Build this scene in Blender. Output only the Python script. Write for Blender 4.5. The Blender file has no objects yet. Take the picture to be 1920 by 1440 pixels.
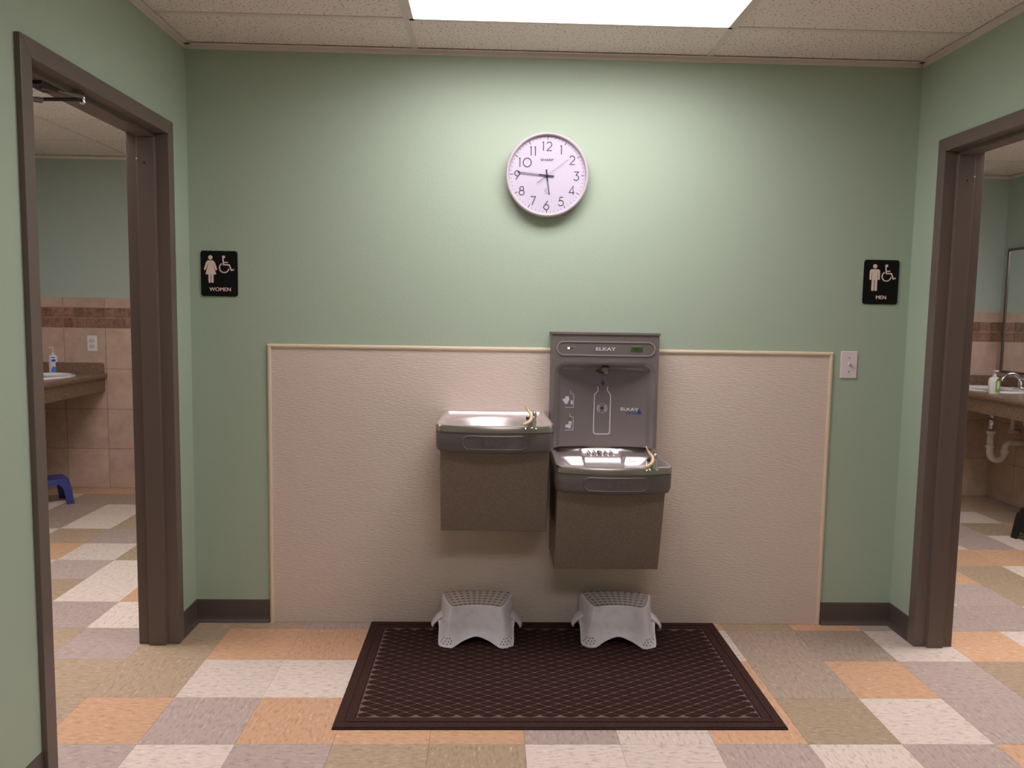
import bpy, bmesh, math, random
from mathutils import Vector, Matrix
random.seed(7)
PI = math.pi

# ------------------------------------------------------------------ camera
FPX = 1489.319
CAM = Vector((1.085253, -3.323048, 1.37306))
ROT = Matrix(((0.999441, 0.030584, -0.013521),
              (-0.029211, 0.995318, 0.092136),
              (0.016276, -0.09169, 0.995655)))      # columns: right, forward, up
scene = bpy.context.scene
cam_d = bpy.data.cameras.new('camera'); cam = bpy.data.objects.new('camera', cam_d)
scene.collection.objects.link(cam)
R4 = Matrix(((ROT[0][0], ROT[0][2], -ROT[0][1], CAM.x),
             (ROT[1][0], ROT[1][2], -ROT[1][1], CAM.y),
             (ROT[2][0], ROT[2][2], -ROT[2][1], CAM.z),
             (0, 0, 0, 1)))
cam.matrix_world = R4
cam_d.sensor_width = 36; cam_d.lens = FPX/1920*36
cam_d.clip_start = 0.02
scene.camera = cam

# ------------------------------------------------------------------ world + exposure
w = bpy.data.worlds.new('world'); scene.world = w; w.use_nodes = True
w.node_tree.nodes['Background'].inputs[0].default_value = (0, 0, 0, 1)
w.node_tree.nodes['Background'].inputs[1].default_value = 0.0      # enclosed building, no sky reaches it
vs = scene.view_settings
vs.view_transform = 'Standard'; vs.look = 'None'; vs.gamma = 1.0; vs.use_curve_mapping = False
vs.exposure = 0.60
LAMP = 5.6                 # radiance of the ceiling troffers
LAMP_COL = (1.0, 0.945, 0.965)
TROFFER_W = 5.5           # watts of each hallway troffer's lamps, aimed down by the prismatic lens

# ------------------------------------------------------------------ layout constants
YB = 0.075                 # face of the end wall
XL, XR = -0.170, 2.898     # hall side walls
XLI, XRI = -0.300, 3.028   # restroom faces of those walls
H = 2.44
YF = 2.65                  # far wall of both restrooms
XWL, XMR = -2.29, 4.985    # outer side walls of the restrooms
YN = -1.75                 # near wall of the restrooms
YH = -5.6                  # end of the hallway behind the camera
T = 0.3048

def ray(u, v):
    return ROT @ Vector(((u-960)/FPX, 1.0, -(v-720)/FPX))
def at_y(u, v, y):
    d = ray(u, v); t = (y-CAM.y)/d.y; return CAM + d*t
def at_x(u, v, x):
    d = ray(u, v); t = (x-CAM.x)/d.x; return CAM + d*t
def at_z(u, v, z):
    d = ray(u, v); t = (z-CAM.z)/d.z; return CAM + d*t

# ------------------------------------------------------------------ materials
def lin(c):
    o = []
    for x in c:
        x /= 255.0
        o.append(x/12.92 if x <= 0.04045 else ((x+0.055)/1.055)**2.4)
    return (*o, 1.0)
MATS = {}
def mat(name, col, rough=0.5, metal=0.0, bump=None, var=None, spec=0.5, coat=0.0, trans=0.0, stretch=(1, 1, 1), aniso=0):
    """bump=(scale,strength,distance); var=(scale,colour2,lo,hi)"""
    m = bpy.data.materials.new(name); m.use_nodes = True
    nt = m.node_tree; b = nt.nodes['Principled BSDF']
    b.inputs['Base Color'].default_value = lin(col)
    b.inputs['Roughness'].default_value = rough
    b.inputs['Metallic'].default_value = metal
    b.inputs['Specular IOR Level'].default_value = spec
    b.inputs['Coat Weight'].default_value = coat
    b.inputs['Transmission Weight'].default_value = trans
    tc = nt.nodes.new('ShaderNodeTexCoord'); mp = nt.nodes.new('ShaderNodeMapping')
    mp.inputs['Scale'].default_value = stretch
    nt.links.new(tc.outputs['Object'], mp.inputs[0])
    if var:
        n = nt.nodes.new('ShaderNodeTexNoise'); n.inputs['Scale'].default_value = var[0]; n.inputs['Detail'].default_value = 4
        nt.links.new(mp.outputs[0], n.inputs['Vector'])
        r = nt.nodes.new('ShaderNodeValToRGB')
        r.color_ramp.elements[0].position = var[2]; r.color_ramp.elements[1].position = var[3]
        r.color_ramp.elements[0].color = lin(col); r.color_ramp.elements[1].color = lin(var[1])
        nt.links.new(n.outputs['Fac'], r.inputs[0]); nt.links.new(r.outputs[0], b.inputs['Base Color'])
    if bump:
        n2 = nt.nodes.new('ShaderNodeTexNoise'); n2.inputs['Scale'].default_value = bump[0]; n2.inputs['Detail'].default_value = 2
        nt.links.new(mp.outputs[0], n2.inputs['Vector'])
        bp = nt.nodes.new('ShaderNodeBump'); bp.inputs['Strength'].default_value = bump[1]; bp.inputs['Distance'].default_value = bump[2]
        nt.links.new(n2.outputs['Fac'], bp.inputs['Height']); nt.links.new(bp.outputs[0], b.inputs['Normal'])
    MATS[name] = m
    return m

def fleck_mat(name, col, light, dark):
    """vinyl composition tile: streaky chips, shifted per tile"""
    m = bpy.data.materials.new(name); m.use_nodes = True
    nt = m.node_tree; b = nt.nodes['Principled BSDF']
    b.inputs['Roughness'].default_value = 0.42; b.inputs['Specular IOR Level'].default_value = 0.35
    tc = nt.nodes.new('ShaderNodeTexCoord'); oi = nt.nodes.new('ShaderNodeObjectInfo')
    mul = nt.nodes.new('ShaderNodeVectorMath'); mul.operation = 'SCALE'
    cmb = nt.nodes.new('ShaderNodeCombineXYZ')
    nt.links.new(oi.outputs['Random'], cmb.inputs[0]); nt.links.new(oi.outputs['Random'], cmb.inputs[1])
    nt.links.new(cmb.outputs[0], mul.inputs[0]); mul.inputs['Scale'].default_value = 37.0
    add = nt.nodes.new('ShaderNodeVectorMath'); add.operation = 'ADD'
    nt.links.new(tc.outputs['Object'], add.inputs[0]); nt.links.new(mul.outputs[0], add.inputs[1])
    mp = nt.nodes.new('ShaderNodeMapping'); mp.inputs['Scale'].default_value = (32, 95, 1)
    nt.links.new(add.outputs[0], mp.inputs[0])
    n = nt.nodes.new('ShaderNodeTexNoise'); n.inputs['Scale'].default_value = 1.0; n.inputs['Detail'].default_value = 3; n.inputs['Roughness'].default_value = 0.6
    nt.links.new(mp.outputs[0], n.inputs['Vector'])
    r = nt.nodes.new('ShaderNodeValToRGB')
    e = r.color_ramp.elements
    e[0].position = 0.30; e[0].color = lin(dark)
    e[1].position = 0.48; e[1].color = lin(col)
    x = e.new(0.60); x.color = lin(col)
    x = e.new(0.72); x.color = lin(light)
    nt.links.new(n.outputs['Fac'], r.inputs[0])
    # tile-to-tile shade
    hs = nt.nodes.new('ShaderNodeHueSaturation')
    mr = nt.nodes.new('ShaderNodeMapRange'); mr.inputs[3].default_value = 0.93; mr.inputs[4].default_value = 1.05
    nt.links.new(oi.outputs['Random'], mr.inputs[0]); nt.links.new(mr.outputs[0], hs.inputs['Value'])
    nt.links.new(r.outputs[0], hs.inputs['Color']); nt.links.new(hs.outputs[0], b.inputs['Base Color'])
    MATS[name] = m
    return m

def mottled_mat(name, col, col2, scale, rough, rnd=(0.9, 1.08), bump=None):
    """ceramic / laminate: soft clouds, shifted per piece"""
    m = bpy.data.materials.new(name); m.use_nodes = True
    nt = m.node_tree; b = nt.nodes['Principled BSDF']; b.inputs['Roughness'].default_value = rough
    tc = nt.nodes.new('ShaderNodeTexCoord'); oi = nt.nodes.new('ShaderNodeObjectInfo')
    cmb = nt.nodes.new('ShaderNodeCombineXYZ')
    for i in range(3): nt.links.new(oi.outputs['Random'], cmb.inputs[i])
    sc = nt.nodes.new('ShaderNodeVectorMath'); sc.operation = 'SCALE'; sc.inputs['Scale'].default_value = 23.0
    nt.links.new(cmb.outputs[0], sc.inputs[0])
    add = nt.nodes.new('ShaderNodeVectorMath'); add.operation = 'ADD'
    nt.links.new(tc.outputs['Object'], add.inputs[0]); nt.links.new(sc.outputs[0], add.inputs[1])
    n = nt.nodes.new('ShaderNodeTexNoise'); n.inputs['Scale'].default_value = scale; n.inputs['Detail'].default_value = 6; n.inputs['Roughness'].default_value = 0.65
    nt.links.new(add.outputs[0], n.inputs['Vector'])
    r = nt.nodes.new('ShaderNodeValToRGB'); r.color_ramp.elements[0].position = 0.35; r.color_ramp.elements[1].position = 0.68
    r.color_ramp.elements[0].color = lin(col); r.color_ramp.elements[1].color = lin(col2)
    nt.links.new(n.outputs['Fac'], r.inputs[0])
    hs = nt.nodes.new('ShaderNodeHueSaturation')
    mr = nt.nodes.new('ShaderNodeMapRange'); mr.inputs[3].default_value = rnd[0]; mr.inputs[4].default_value = rnd[1]
    nt.links.new(oi.outputs['Random'], mr.inputs[0]); nt.links.new(mr.outputs[0], hs.inputs['Value'])
    nt.links.new(r.outputs[0], hs.inputs['Color']); nt.links.new(hs.outputs[0], b.inputs['Base Color'])
    MATS[name] = m
    return m

def ceiling_mat(name, col, dark):
    m = bpy.data.materials.new(name); m.use_nodes = True
    nt = m.node_tree; b = nt.nodes['Principled BSDF']; b.inputs['Roughness'].default_value = 0.9
    b.inputs['Specular IOR Level'].default_value = 0.1
    tc = nt.nodes.new('ShaderNodeTexCoord')
    mp = nt.nodes.new('ShaderNodeMapping'); mp.inputs['Scale'].default_value = (1, 1, 1)
    nt.links.new(tc.outputs['Object'], mp.inputs[0])
    n = nt.nodes.new('ShaderNodeTexNoise'); n.inputs['Scale'].default_value = 120; n.inputs['Detail'].default_value = 1.5
    nt.links.new(mp.outputs[0], n.inputs['Vector'])
    r = nt.nodes.new('ShaderNodeValToRGB')
    e = r.color_ramp.elements
    e[0].position = 0.315; e[0].color = lin(dark); e[1].position = 0.385; e[1].color = lin(col)
    nt.links.new(n.outputs['Fac'], r.inputs[0]); nt.links.new(r.outputs[0], b.inputs['Base Color'])
    bp = nt.nodes.new('ShaderNodeBump'); bp.inputs['Strength'].default_value = 0.4; bp.inputs['Distance'].default_value = 0.002
    nt.links.new(n.outputs['Fac'], bp.inputs['Height']); nt.links.new(bp.outputs[0], b.inputs['Normal'])
    MATS[name] = m
    return m

def emit_mat(name, col, strength):
    m = bpy.data.materials.new(name); m.use_nodes = True
    nt = m.node_tree; b = nt.nodes['Principled BSDF']
    b.inputs['Base Color'].default_value = (0.8, 0.8, 0.8, 1)
    b.inputs['Emission Color'].default_value = (*col, 1); b.inputs['Emission Strength'].default_value = strength
    MATS[name] = m
    return m

mat('paint', (167, 182, 163), 0.55, bump=(140, 0.25, 0.002), spec=0.3)
mat('paint_restroom', (174, 183, 174), 0.55, bump=(140, 0.2, 0.002), spec=0.3)
mat('panel_vinyl', (214, 197, 185), 0.5, bump=(40, 1.0, 0.0025), spec=0.35, stretch=(1, 1, 6))
mat('panel_trim', (222, 202, 176), 0.35)
mat('frame_paint', (104, 91, 84), 0.38, bump=(60, 0.05, 0.001), spec=0.45)
mat('cove_rubber', (84, 72, 68), 0.45)
mat('grid_metal', (222, 210, 204), 0.5)
mat('grey_plaster', (190, 186, 178), 0.8)
mat('slab', (74, 62, 56), 0.9)
ceiling_mat('ceiling_tile', (240, 228, 222), (130, 110, 102))
fleck_mat('tile_tan', (172, 149, 125), (204, 184, 160), (146, 123, 100))
fleck_mat('tile_orange', (204, 161, 130), (230, 196, 166), (182, 136, 102))
fleck_mat('tile_mauve', (178, 158, 150), (208, 192, 184), (152, 131, 124))
fleck_mat('tile_cream', (218, 200, 188), (236, 222, 212), (182, 162, 148))
fleck_mat('tile_taupe', (168, 148, 133), (198, 180, 165), (142, 122, 108))
mottled_mat('ceramic', (184, 154, 138), (204, 176, 158), 9, 0.35, (0.94, 1.04))
mottled_mat('mosaic', (122, 86, 70), (166, 128, 108), 28, 0.35, (0.78, 1.16))
mat('grout', (196, 168, 150), 0.9)
mat('grout_dark', (128, 100, 86), 0.9)
mottled_mat('laminate', (114, 87, 72), (148, 119, 99), 55, 0.3, (1, 1))
mat('porcelain', (236, 228, 228), 0.12, coat=0.4)
mat('white_plastic', (226, 212, 216), 0.35)
mat('pvc', (218, 204, 196), 0.4)
mat('chrome', (210, 210, 214), 0.08, metal=1.0)
mat('dark_metal', (40, 36, 34), 0.4, metal=0.4)
mat('steel', (226, 216, 216), 0.42, metal=1.0, bump=(260, 0.05, 0.0005), stretch=(0.05, 1, 1))
mat('steel_band', (178, 166, 160), 0.32, metal=1.0, stretch=(0.05, 1, 1))
mat('fountain_plastic', (98, 90, 90), 0.42, bump=(700, 0.08, 0.0004))
mat('filler_plastic', (107, 98, 97), 0.36, bump=(700, 0.08, 0.0004), var=(500, (115, 106, 104), 0.4, 0.6))
mat('bar_plastic', (106, 98, 96), 0.4)
mat('bar_rim', (146, 136, 132), 0.3)
mat('cabinet_vinyl', (113, 98, 88), 0.55, var=(420, (146, 131, 119), 0.42, 0.62), bump=(420, 0.25, 0.0008))
mat('guard_tan', (222, 188, 148), 0.4)
mat('print_white', (206, 202, 214), 0.5)
mat('print_dim', (165, 160, 165), 0.5)
mat('print_blue', (24, 62, 118), 0.4)
mat('black', (10, 10, 12), 0.4)
mat('lcd', (62, 92, 40), 0.3)
mat('lcd_dark', (22, 42, 16), 0.4)
emit_mat('led', (0.55, 1.0, 0.2), 3.0)
mat('clock_rim', (184, 171, 180), 0.35, spec=0.5)
mat('clock_side', (120, 112, 112), 0.5)
mat('clock_face', (186, 177, 194), 0.6)
mat('clock_ink', (48, 42, 56), 0.5)
mat('clock_hand', (26, 22, 30), 0.4)
mat('sign_black', (9, 8, 11), 0.5, spec=0.25)
mat('sign_cream', (232, 208, 196), 0.5)
mat('mat_rubber', (56, 36, 32), 0.9, var=(160, (70, 48, 42), 0.45, 0.7), bump=(500, 0.5, 0.001), spec=0.15)
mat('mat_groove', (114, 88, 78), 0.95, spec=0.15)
mat('mat_pad', (46, 29, 26), 0.95, var=(160, (58, 38, 34), 0.45, 0.7), bump=(500, 0.5, 0.001), spec=0.12)
mat('stool_plastic', (234, 226, 234), 0.38, var=(30, (222, 212, 217), 0.5, 0.75))
mat('stool_tread', (212, 200, 196), 0.6)
mat('stool_grey', (108, 94, 90), 0.7)
mat('stool_dots', (92, 84, 104), 0.6)
mat('stool_blue', (58, 62, 128), 0.38)
mat('stool_black', (22, 20, 22), 0.4)
mat('soap_white', (232, 226, 236), 0.25)
mat('soap_clear', (214, 206, 204), 0.15)
mat('label_blue', (60, 80, 180), 0.4)
mat('label_sky', (92, 140, 214), 0.4)
mat('label_green', (128, 172, 58), 0.4)
mat('label_green_dark', (70, 110, 34), 0.4)
mat('mirror_glass', (235, 235, 235), 0.015, metal=1.0)
mat('mirror_frame', (120, 108, 104), 0.3, metal=0.8)
mat('cover_grey', (196, 186, 182), 0.35)
mat('door_paint', (120, 104, 92), 0.4)
emit_mat('diffuser', LAMP_COL, LAMP)
emit_mat('diffuser_restroom', LAMP_COL, LAMP*3.0)

# ------------------------------------------------------------------ mesh helpers
col = scene.collection
class MB:
    def __init__(s): s.v = []; s.f = []
    def add(s, vs, fs):
        b = len(s.v); s.v += [tuple(p) for p in vs]; s.f += [tuple(i+b for i in f) for f in fs]; return s
    def box(s, x0, x1, y0, y1, z0, z1):
        if x0 > x1: x0, x1 = x1, x0
        if y0 > y1: y0, y1 = y1, y0
        if z0 > z1: z0, z1 = z1, z0
        return s.add([(x0,y0,z0),(x1,y0,z0),(x1,y1,z0),(x0,y1,z0),(x0,y0,z1),(x1,y0,z1),(x1,y1,z1),(x0,y1,z1)],
                     [(0,3,2,1),(4,5,6,7),(0,1,5,4),(1,2,6,5),(2,3,7,6),(3,0,4,7)])
    def prism(s, poly, fn0, fn1):
        """poly: list of 2D; fn maps (a,b)->3D for each cap"""
        n = len(poly)
        vs = [fn0(*p) for p in poly] + [fn1(*p) for p in poly]
        fs = [tuple(range(n-1, -1, -1)), tuple(range(n, 2*n))]
        fs += [(i, (i+1) % n, n+(i+1) % n, n+i) for i in range(n)]
        return s.add(vs, fs)
    def plate(s, poly, y0, t):
        """poly in x,z ; extruded from y0 toward -y by t"""
        return s.prism(poly, lambda a, b: (a, y0, b), lambda a, b: (a, y0-t, b))
    def tube(s, path, r, n=12, cap=True):
        path = [Vector(p) for p in path]; m = len(path)
        rs = r if isinstance(r, (list, tuple)) else [r]*m
        vs = []; prev = None
        for i, p in enumerate(path):
            t = (path[min(i+1, m-1)]-path[max(i-1, 0)]).normalized()
            a = prev if prev is not None else (Vector((0, 0, 1)) if abs(t.z) < 0.9 else Vector((1, 0, 0)))
            a = (a - t*a.dot(t)).normalized(); prev = a
            b = t.cross(a)
            for k in range(n):
                q = 2*PI*k/n; vs.append(p + (a*math.cos(q)+b*math.sin(q))*rs[i])
        fs = [(i*n+k, i*n+(k+1) % n, (i+1)*n+(k+1) % n, (i+1)*n+k) for i in range(m-1) for k in range(n)]
        if cap: fs += [tuple(range(n-1, -1, -1)), tuple(range((m-1)*n, m*n))]
        return s.add(vs, fs)
    def lathe(s, prof, n=32, fn=None):
        """prof: list of (r,h); fn(x,y,h)->3D, default z-axis"""
        fn = fn or (lambda x, y, h: (x, y, h))
        vs = []
        for r, h in prof:
            for k in range(n):
                q = 2*PI*k/n; vs.append(fn(r*math.cos(q), r*math.sin(q), h))
        m = len(prof)
        fs = [(i*n+k, i*n+(k+1) % n, (i+1)*n+(k+1) % n, (i+1)*n+k) for i in range(m-1) for k in range(n)]
        fs += [tuple(range(n-1, -1, -1)), tuple(range((m-1)*n, m*n))]
        return s.add(vs, fs)
    def grid(s, nu, nv, fn):
        vs = [fn(i/nu, j/nv) for j in range(nv+1) for i in range(nu+1)]
        fs = [(j*(nu+1)+i, j*(nu+1)+i+1, (j+1)*(nu+1)+i+1, (j+1)*(nu+1)+i) for j in range(nv) for i in range(nu)]
        return s.add(vs, fs)
    def stroke(s, pts, w, y0, t=0.0008, closed=False, surf=None):
        """flat line of width w in x,z, slightly raised"""
        n = len(pts); L = []; Rr = []
        for i, p in enumerate(pts):
            if closed: a, b = pts[(i-1) % n], pts[(i+1) % n]
            else: a, b = pts[max(i-1, 0)], pts[min(i+1, n-1)]
            def un(q, r):
                dx, dz = r[0]-q[0], r[1]-q[1]; l = math.hypot(dx, dz) or 1e-9; return dx/l, dz/l
            d1 = un(a, p) if a is not p and a != p else un(p, b)
            d2 = un(p, b) if b != p else d1
            nx, nz = -(d1[1]+d2[1]), d1[0]+d2[0]; l = math.hypot(nx, nz) or 1e-9
            nx /= l; nz /= l
            c = max(0.5, nx*(-d1[1])+nz*d1[0])
            L.append((p[0]+nx*w/2/c, p[1]+nz*w/2/c)); Rr.append((p[0]-nx*w/2/c, p[1]-nz*w/2/c))
        Y = surf or (lambda x, z: y0)
        vs = []
        for q in L: vs.append((q[0], Y(*q)-t, q[1]))
        for q in Rr: vs.append((q[0], Y(*q)-t, q[1]))
        for q in L: vs.append((q[0], Y(*q)+0.0003, q[1]))
        for q in Rr: vs.append((q[0], Y(*q)+0.0003, q[1]))
        fs = []
        for i in range(n if closed else n-1):
            j = (i+1) % n
            fs += [(i, n+i, n+j, j), (2*n+i, i, j, 2*n+j), (n+i, 3*n+i, 3*n+j, n+j)]
        if not closed: fs += [(0, 2*n, 3*n, n), (n-1, 2*n-1, 4*n-1, 3*n-1)]
        return s.add(vs, fs)
    def build(s, name, m, parent=None, smooth=False, bevel=0, seg=2, recalc=True, autos=None):
        me = bpy.data.meshes.new(name)
        v = s.v
        if parent is not None:
            o_ = parent.get('_o', (0, 0, 0))
            v = [(p[0]-o_[0], p[1]-o_[1], p[2]-o_[2]) for p in v]
        me.from_pydata(v, [], s.f)
        if recalc:
            bm = bmesh.new(); bm.from_mesh(me); bmesh.ops.recalc_face_normals(bm, faces=bm.faces); bm.to_mesh(me); bm.free()
        me.materials.append(MATS[m])
        o = bpy.data.objects.new(name, me); col.objects.link(o)
        if parent is not None: o.parent = parent; o['_o'] = parent.get('_o', (0, 0, 0))
        else: o['_o'] = (0, 0, 0)
        if smooth:
            me.shade_smooth()
            if autos:
                me.set_sharp_from_angle(angle=math.radians(autos))
        if bevel:
            b = o.modifiers.new('bevel', 'BEVEL'); b.width = bevel; b.segments = seg; b.limit_method = 'ANGLE'
        return o

def thing(name, loc, label, cat, group=None):
    o = bpy.data.objects.new(name, None); col.objects.link(o); o.location = loc
    o.empty_display_size = 0.05
    o['_o'] = tuple(loc); o['label'] = label; o['category'] = cat
    if group: o['group'] = group
    return o
def tag(o, label, cat, group=None):
    o['label'] = label; o['category'] = cat
    if group: o['group'] = group
    return o
def struct(o, label=None):
    o['kind'] = 'structure'
    if label: o['label'] = label
    return o

def text_flat(body, size, sx=1.0, bold=0.0, extrude=0.0):
    """returns centred (x,z,h) vertices and faces"""
    cu = bpy.data.curves.new('t', 'FONT'); cu.body = body; cu.size = size
    cu.align_x = 'CENTER'; cu.align_y = 'CENTER'; cu.offset = bold; cu.extrude = extrude; cu.resolution_u = 4
    ob = bpy.data.objects.new('t', cu); col.objects.link(ob)
    dg = bpy.context.evaluated_depsgraph_get(); dg.update()
    me = bpy.data.meshes.new_from_object(ob.evaluated_get(dg))
    vs = [(v.co.x*sx, v.co.y, v.co.z) for v in me.vertices]; fs = [tuple(p.vertices) for p in me.polygons]
    bpy.data.objects.remove(ob); bpy.data.curves.remove(cu); bpy.data.meshes.remove(me)
    return vs, fs
def add_text(mb, body, size, cx, cz, y0, sx=1.0, bold=0.0, t=0.0006, surf=None, rot=0.0):
    vs, fs = text_flat(body, size, sx, bold)
    zs = [v[1] for v in vs]; xs = [v[0] for v in vs]
    oz = (max(zs)+min(zs))/2; ox = (max(xs)+min(xs))/2
    Y = surf or (lambda x, z: y0)
    out = []
    for x, z, h in vs:
        x -= ox; z -= oz
        X = cx + x*math.cos(rot)-z*math.sin(rot); Z = cz + x*math.sin(rot)+z*math.cos(rot)
        out.append((X, Y(X, Z)-t, Z))
    n = len(mb.v)
    mb.add(out, fs)
    return mb
def circle(cx, cz, r, n=24, a0=0, a1=2*PI, closed=True):
    m = n if closed else n+1
    return [(cx+r*math.cos(a0+(a1-a0)*k/n), cz+r*math.sin(a0+(a1-a0)*k/n)) for k in range(m)]
def sstep(x):
    x = min(1, max(0, x)); return x*x*(3-2*x)
def catmull(pts, n, closed=True):
    m = len(pts); out = []
    for i in range(m if closed else m-1):
        P = [pts[(i+k-1) % m] if closed else pts[min(max(i+k-1, 0), m-1)] for k in range(4)]
        for j in range(n):
            t = j/n
            out.append(tuple(0.5*((2*P[1][d]) + (-P[0][d]+P[2][d])*t + (2*P[0][d]-5*P[1][d]+4*P[2][d]-P[3][d])*t*t
                       + (-P[0][d]+3*P[1][d]-3*P[2][d]+P[3][d])*t**3) for d in range(len(pts[0]))))
    if not closed: out.append(tuple(pts[-1]))
    return out
def stadium(cx, cz, w, h, n=10):
    r = h/2; p = []
    for k in range(n+1): a = -PI/2+PI*k/n; p.append((cx+w/2-r+r*math.cos(a), cz+r*math.sin(a)))
    for k in range(n+1): a = PI/2+PI*k/n; p.append((cx-w/2+r+r*math.cos(a), cz+r*math.sin(a)))
    return p
def rrect(x0, x1, z0, z1, r, n=5):
    p = []
    for cx, cz, a in ((x1-r, z0+r, -PI/2), (x1-r, z1-r, 0), (x0+r, z1-r, PI/2), (x0+r, z0+r, PI)):
        for k in range(n+1): p.append((cx+r*math.cos(a+PI/2*k/n), cz+r*math.sin(a+PI/2*k/n)))
    return p

# ================================================================== SHELL
DO = 0.052                 # width of the door frame face
DY0, DY1, DZ = -1.075, -0.162, 2.03    # clear opening of both doors
floor = MB().box(XWL-.1, XMR+.1, -7.0, YF+.1, -0.06, -0.004).build('floor', 'slab'); struct(floor)
TILE_ROWS = {   # row index r: tile between y=-r*T and y=-(r+1)*T ; start column, letters
 -9: (-7, 'OOOOC'), -8: (-7, 'CGGGG'), -7: (-7, 'CGCTT'), -6: (-7, 'CGCTM'), -5: (-6, 'CTMTM'), -4: (-6, 'OOCTC'),
 -3: (-6, 'TCMCO'), -2: (-5, 'MTCOM'), -1: (-5, 'CMMCTTMTCOTOTOM'), 0: (-4, 'OTMTOOMCTOCGGCOC'), 1: (-4, 'MOTTCCTOCMOGOMTM'),
 2: (-3, 'MTOMOOOMCOTCMMOT'), 3: (-3, 'OTMCMTTCCMCMOCTM')}
TILE_ROWS_R = {-9: (13, 'MCT'), -8: (12, 'OTGTG'), -7: (13, 'GCGT'), -6: (12, 'TMTOG'), -5: (11, 'OCMCT'), -4: (11, 'TOOOM'),
 -3: (10, 'TOTCG'), -2: (10, 'CMTCO'), -1: (10, 'MMCTM')}
LET = {'T': 'tile_tan', 'O': 'tile_orange', 'M': 'tile_mauve', 'C': 'tile_cream', 'G': 'tile_taupe'}
def tile_letter(r, c):
    for D in ((TILE_ROWS, TILE_ROWS_R) if c < 9 else (TILE_ROWS_R, TILE_ROWS)):
        if r in D:
            s0, st = D[r]
            if 0 <= c-s0 < len(st): return st[c-s0]
    h = (r*73856093 ^ c*19349663) % 97
    return 'TOMCGMCTOM'[h % 10]
tile_me = {}
g = 0.0004
for L_, mn in LET.items():
    o = MB().box(-T/2+g, T/2-g, -T/2+g, T/2-g, -0.004, 0.0).build('floor_tile', mn); tile_me[L_] = o.data; bpy.data.objects.remove(o)
def in_room(x, y):
    hall = XL-0.16 < x < XR+0.16 and -1.60 < y < YB+0.16
    wr = XWL-0.16 < x < XLI+0.2 and -1.0 < y < YF+0.16
    mr = XRI-0.2 < x < XMR+0.16 and -1.0 < y < YF+0.16
    return hall or wr or mr
nt_ = 0
rest = {k: MB() for k in LET}
for r in range(-9, 23):
    for c in range(-8, 18):
        x = (c+0.5)*T; y = -(r+0.5)*T
        if XL+.05 < x < XR-.05 and y > YB+T/2+.02: continue
        Lt = tile_letter(r, c)
        if in_room(x, y):
            o = bpy.data.objects.new('floor_tile', tile_me[Lt]); col.objects.link(o)
            o.parent = floor; o.location = (x, y, 0)
            if random.random() < 0.5: o.rotation_euler[2] = PI/2
            nt_ += 1
        elif (XL-0.1 < x < XR+0.1) or y > YN-.1:
            rest[Lt].box(x-T/2+g, x+T/2-g, y-T/2+g, y+T/2-g, -0.004, 0)
field = MB(); mi = []
for k, mb in rest.items():
    field.add(mb.v, mb.f); mi += [list(LET).index(k)]*len(mb.f)
o = field.build('floor_tile_field', 'tile_tan', floor, recalc=False); o['kind'] = 'stuff'
o.data.materials.clear()
for k in LET: o.data.materials.append(MATS[LET[k]])
o.data.polygons.foreach_set('material_index', mi)

# walls of the hall
wall_back = struct(MB().box(XL, XR, YB, YB+0.10, 0, 2.5).build('wall_back', 'paint'))
def side_wall(name, x0, x1, m):
    mb = MB()
    mb.box(x0, x1, YH, DY0-DO, 0, 2.5)
    mb.box(x0, x1, DY1+DO, YF, 0, 2.5)
    mb.box(x0, x1, DY0-DO, DY1+DO, DZ+DO, 2.5)
    return struct(mb.build(name, m))
struct(MB().box(XLI, XRI, YH-.1, YH, 0, 2.5).build('wall_front', 'paint'))
side_wall('wall_left', XLI, XL, 'paint'); side_wall('wall_right', XR, XRI, 'paint')
# restroom walls
wwb = struct(MB().box(XWL-.1, XL, YF, YF+.1, 0, 2.5).build('wall_women_back', 'paint_restroom'))
wws = struct(MB().box(XWL-.1, XWL, YN-.1, YF, 0, 2.5).build('wall_women_side', 'paint_restroom'))
struct(MB().box(XWL, XLI, YN-.1, YN, 0, 2.5).build('wall_women_front', 'paint_restroom'))
wmb = struct(MB().box(XR, XMR+.1, YF, YF+.1, 0, 2.5).build('wall_men_back', 'paint_restroom'))
wms = struct(MB().box(XMR, XMR+.1, YN-.1, YF, 0, 2.5).build('wall_men_side', 'paint_restroom'))
struct(MB().box(XRI, XMR, YN-.1, YN, 0, 2.5).build('wall_men_front', 'paint_restroom'))

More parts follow.
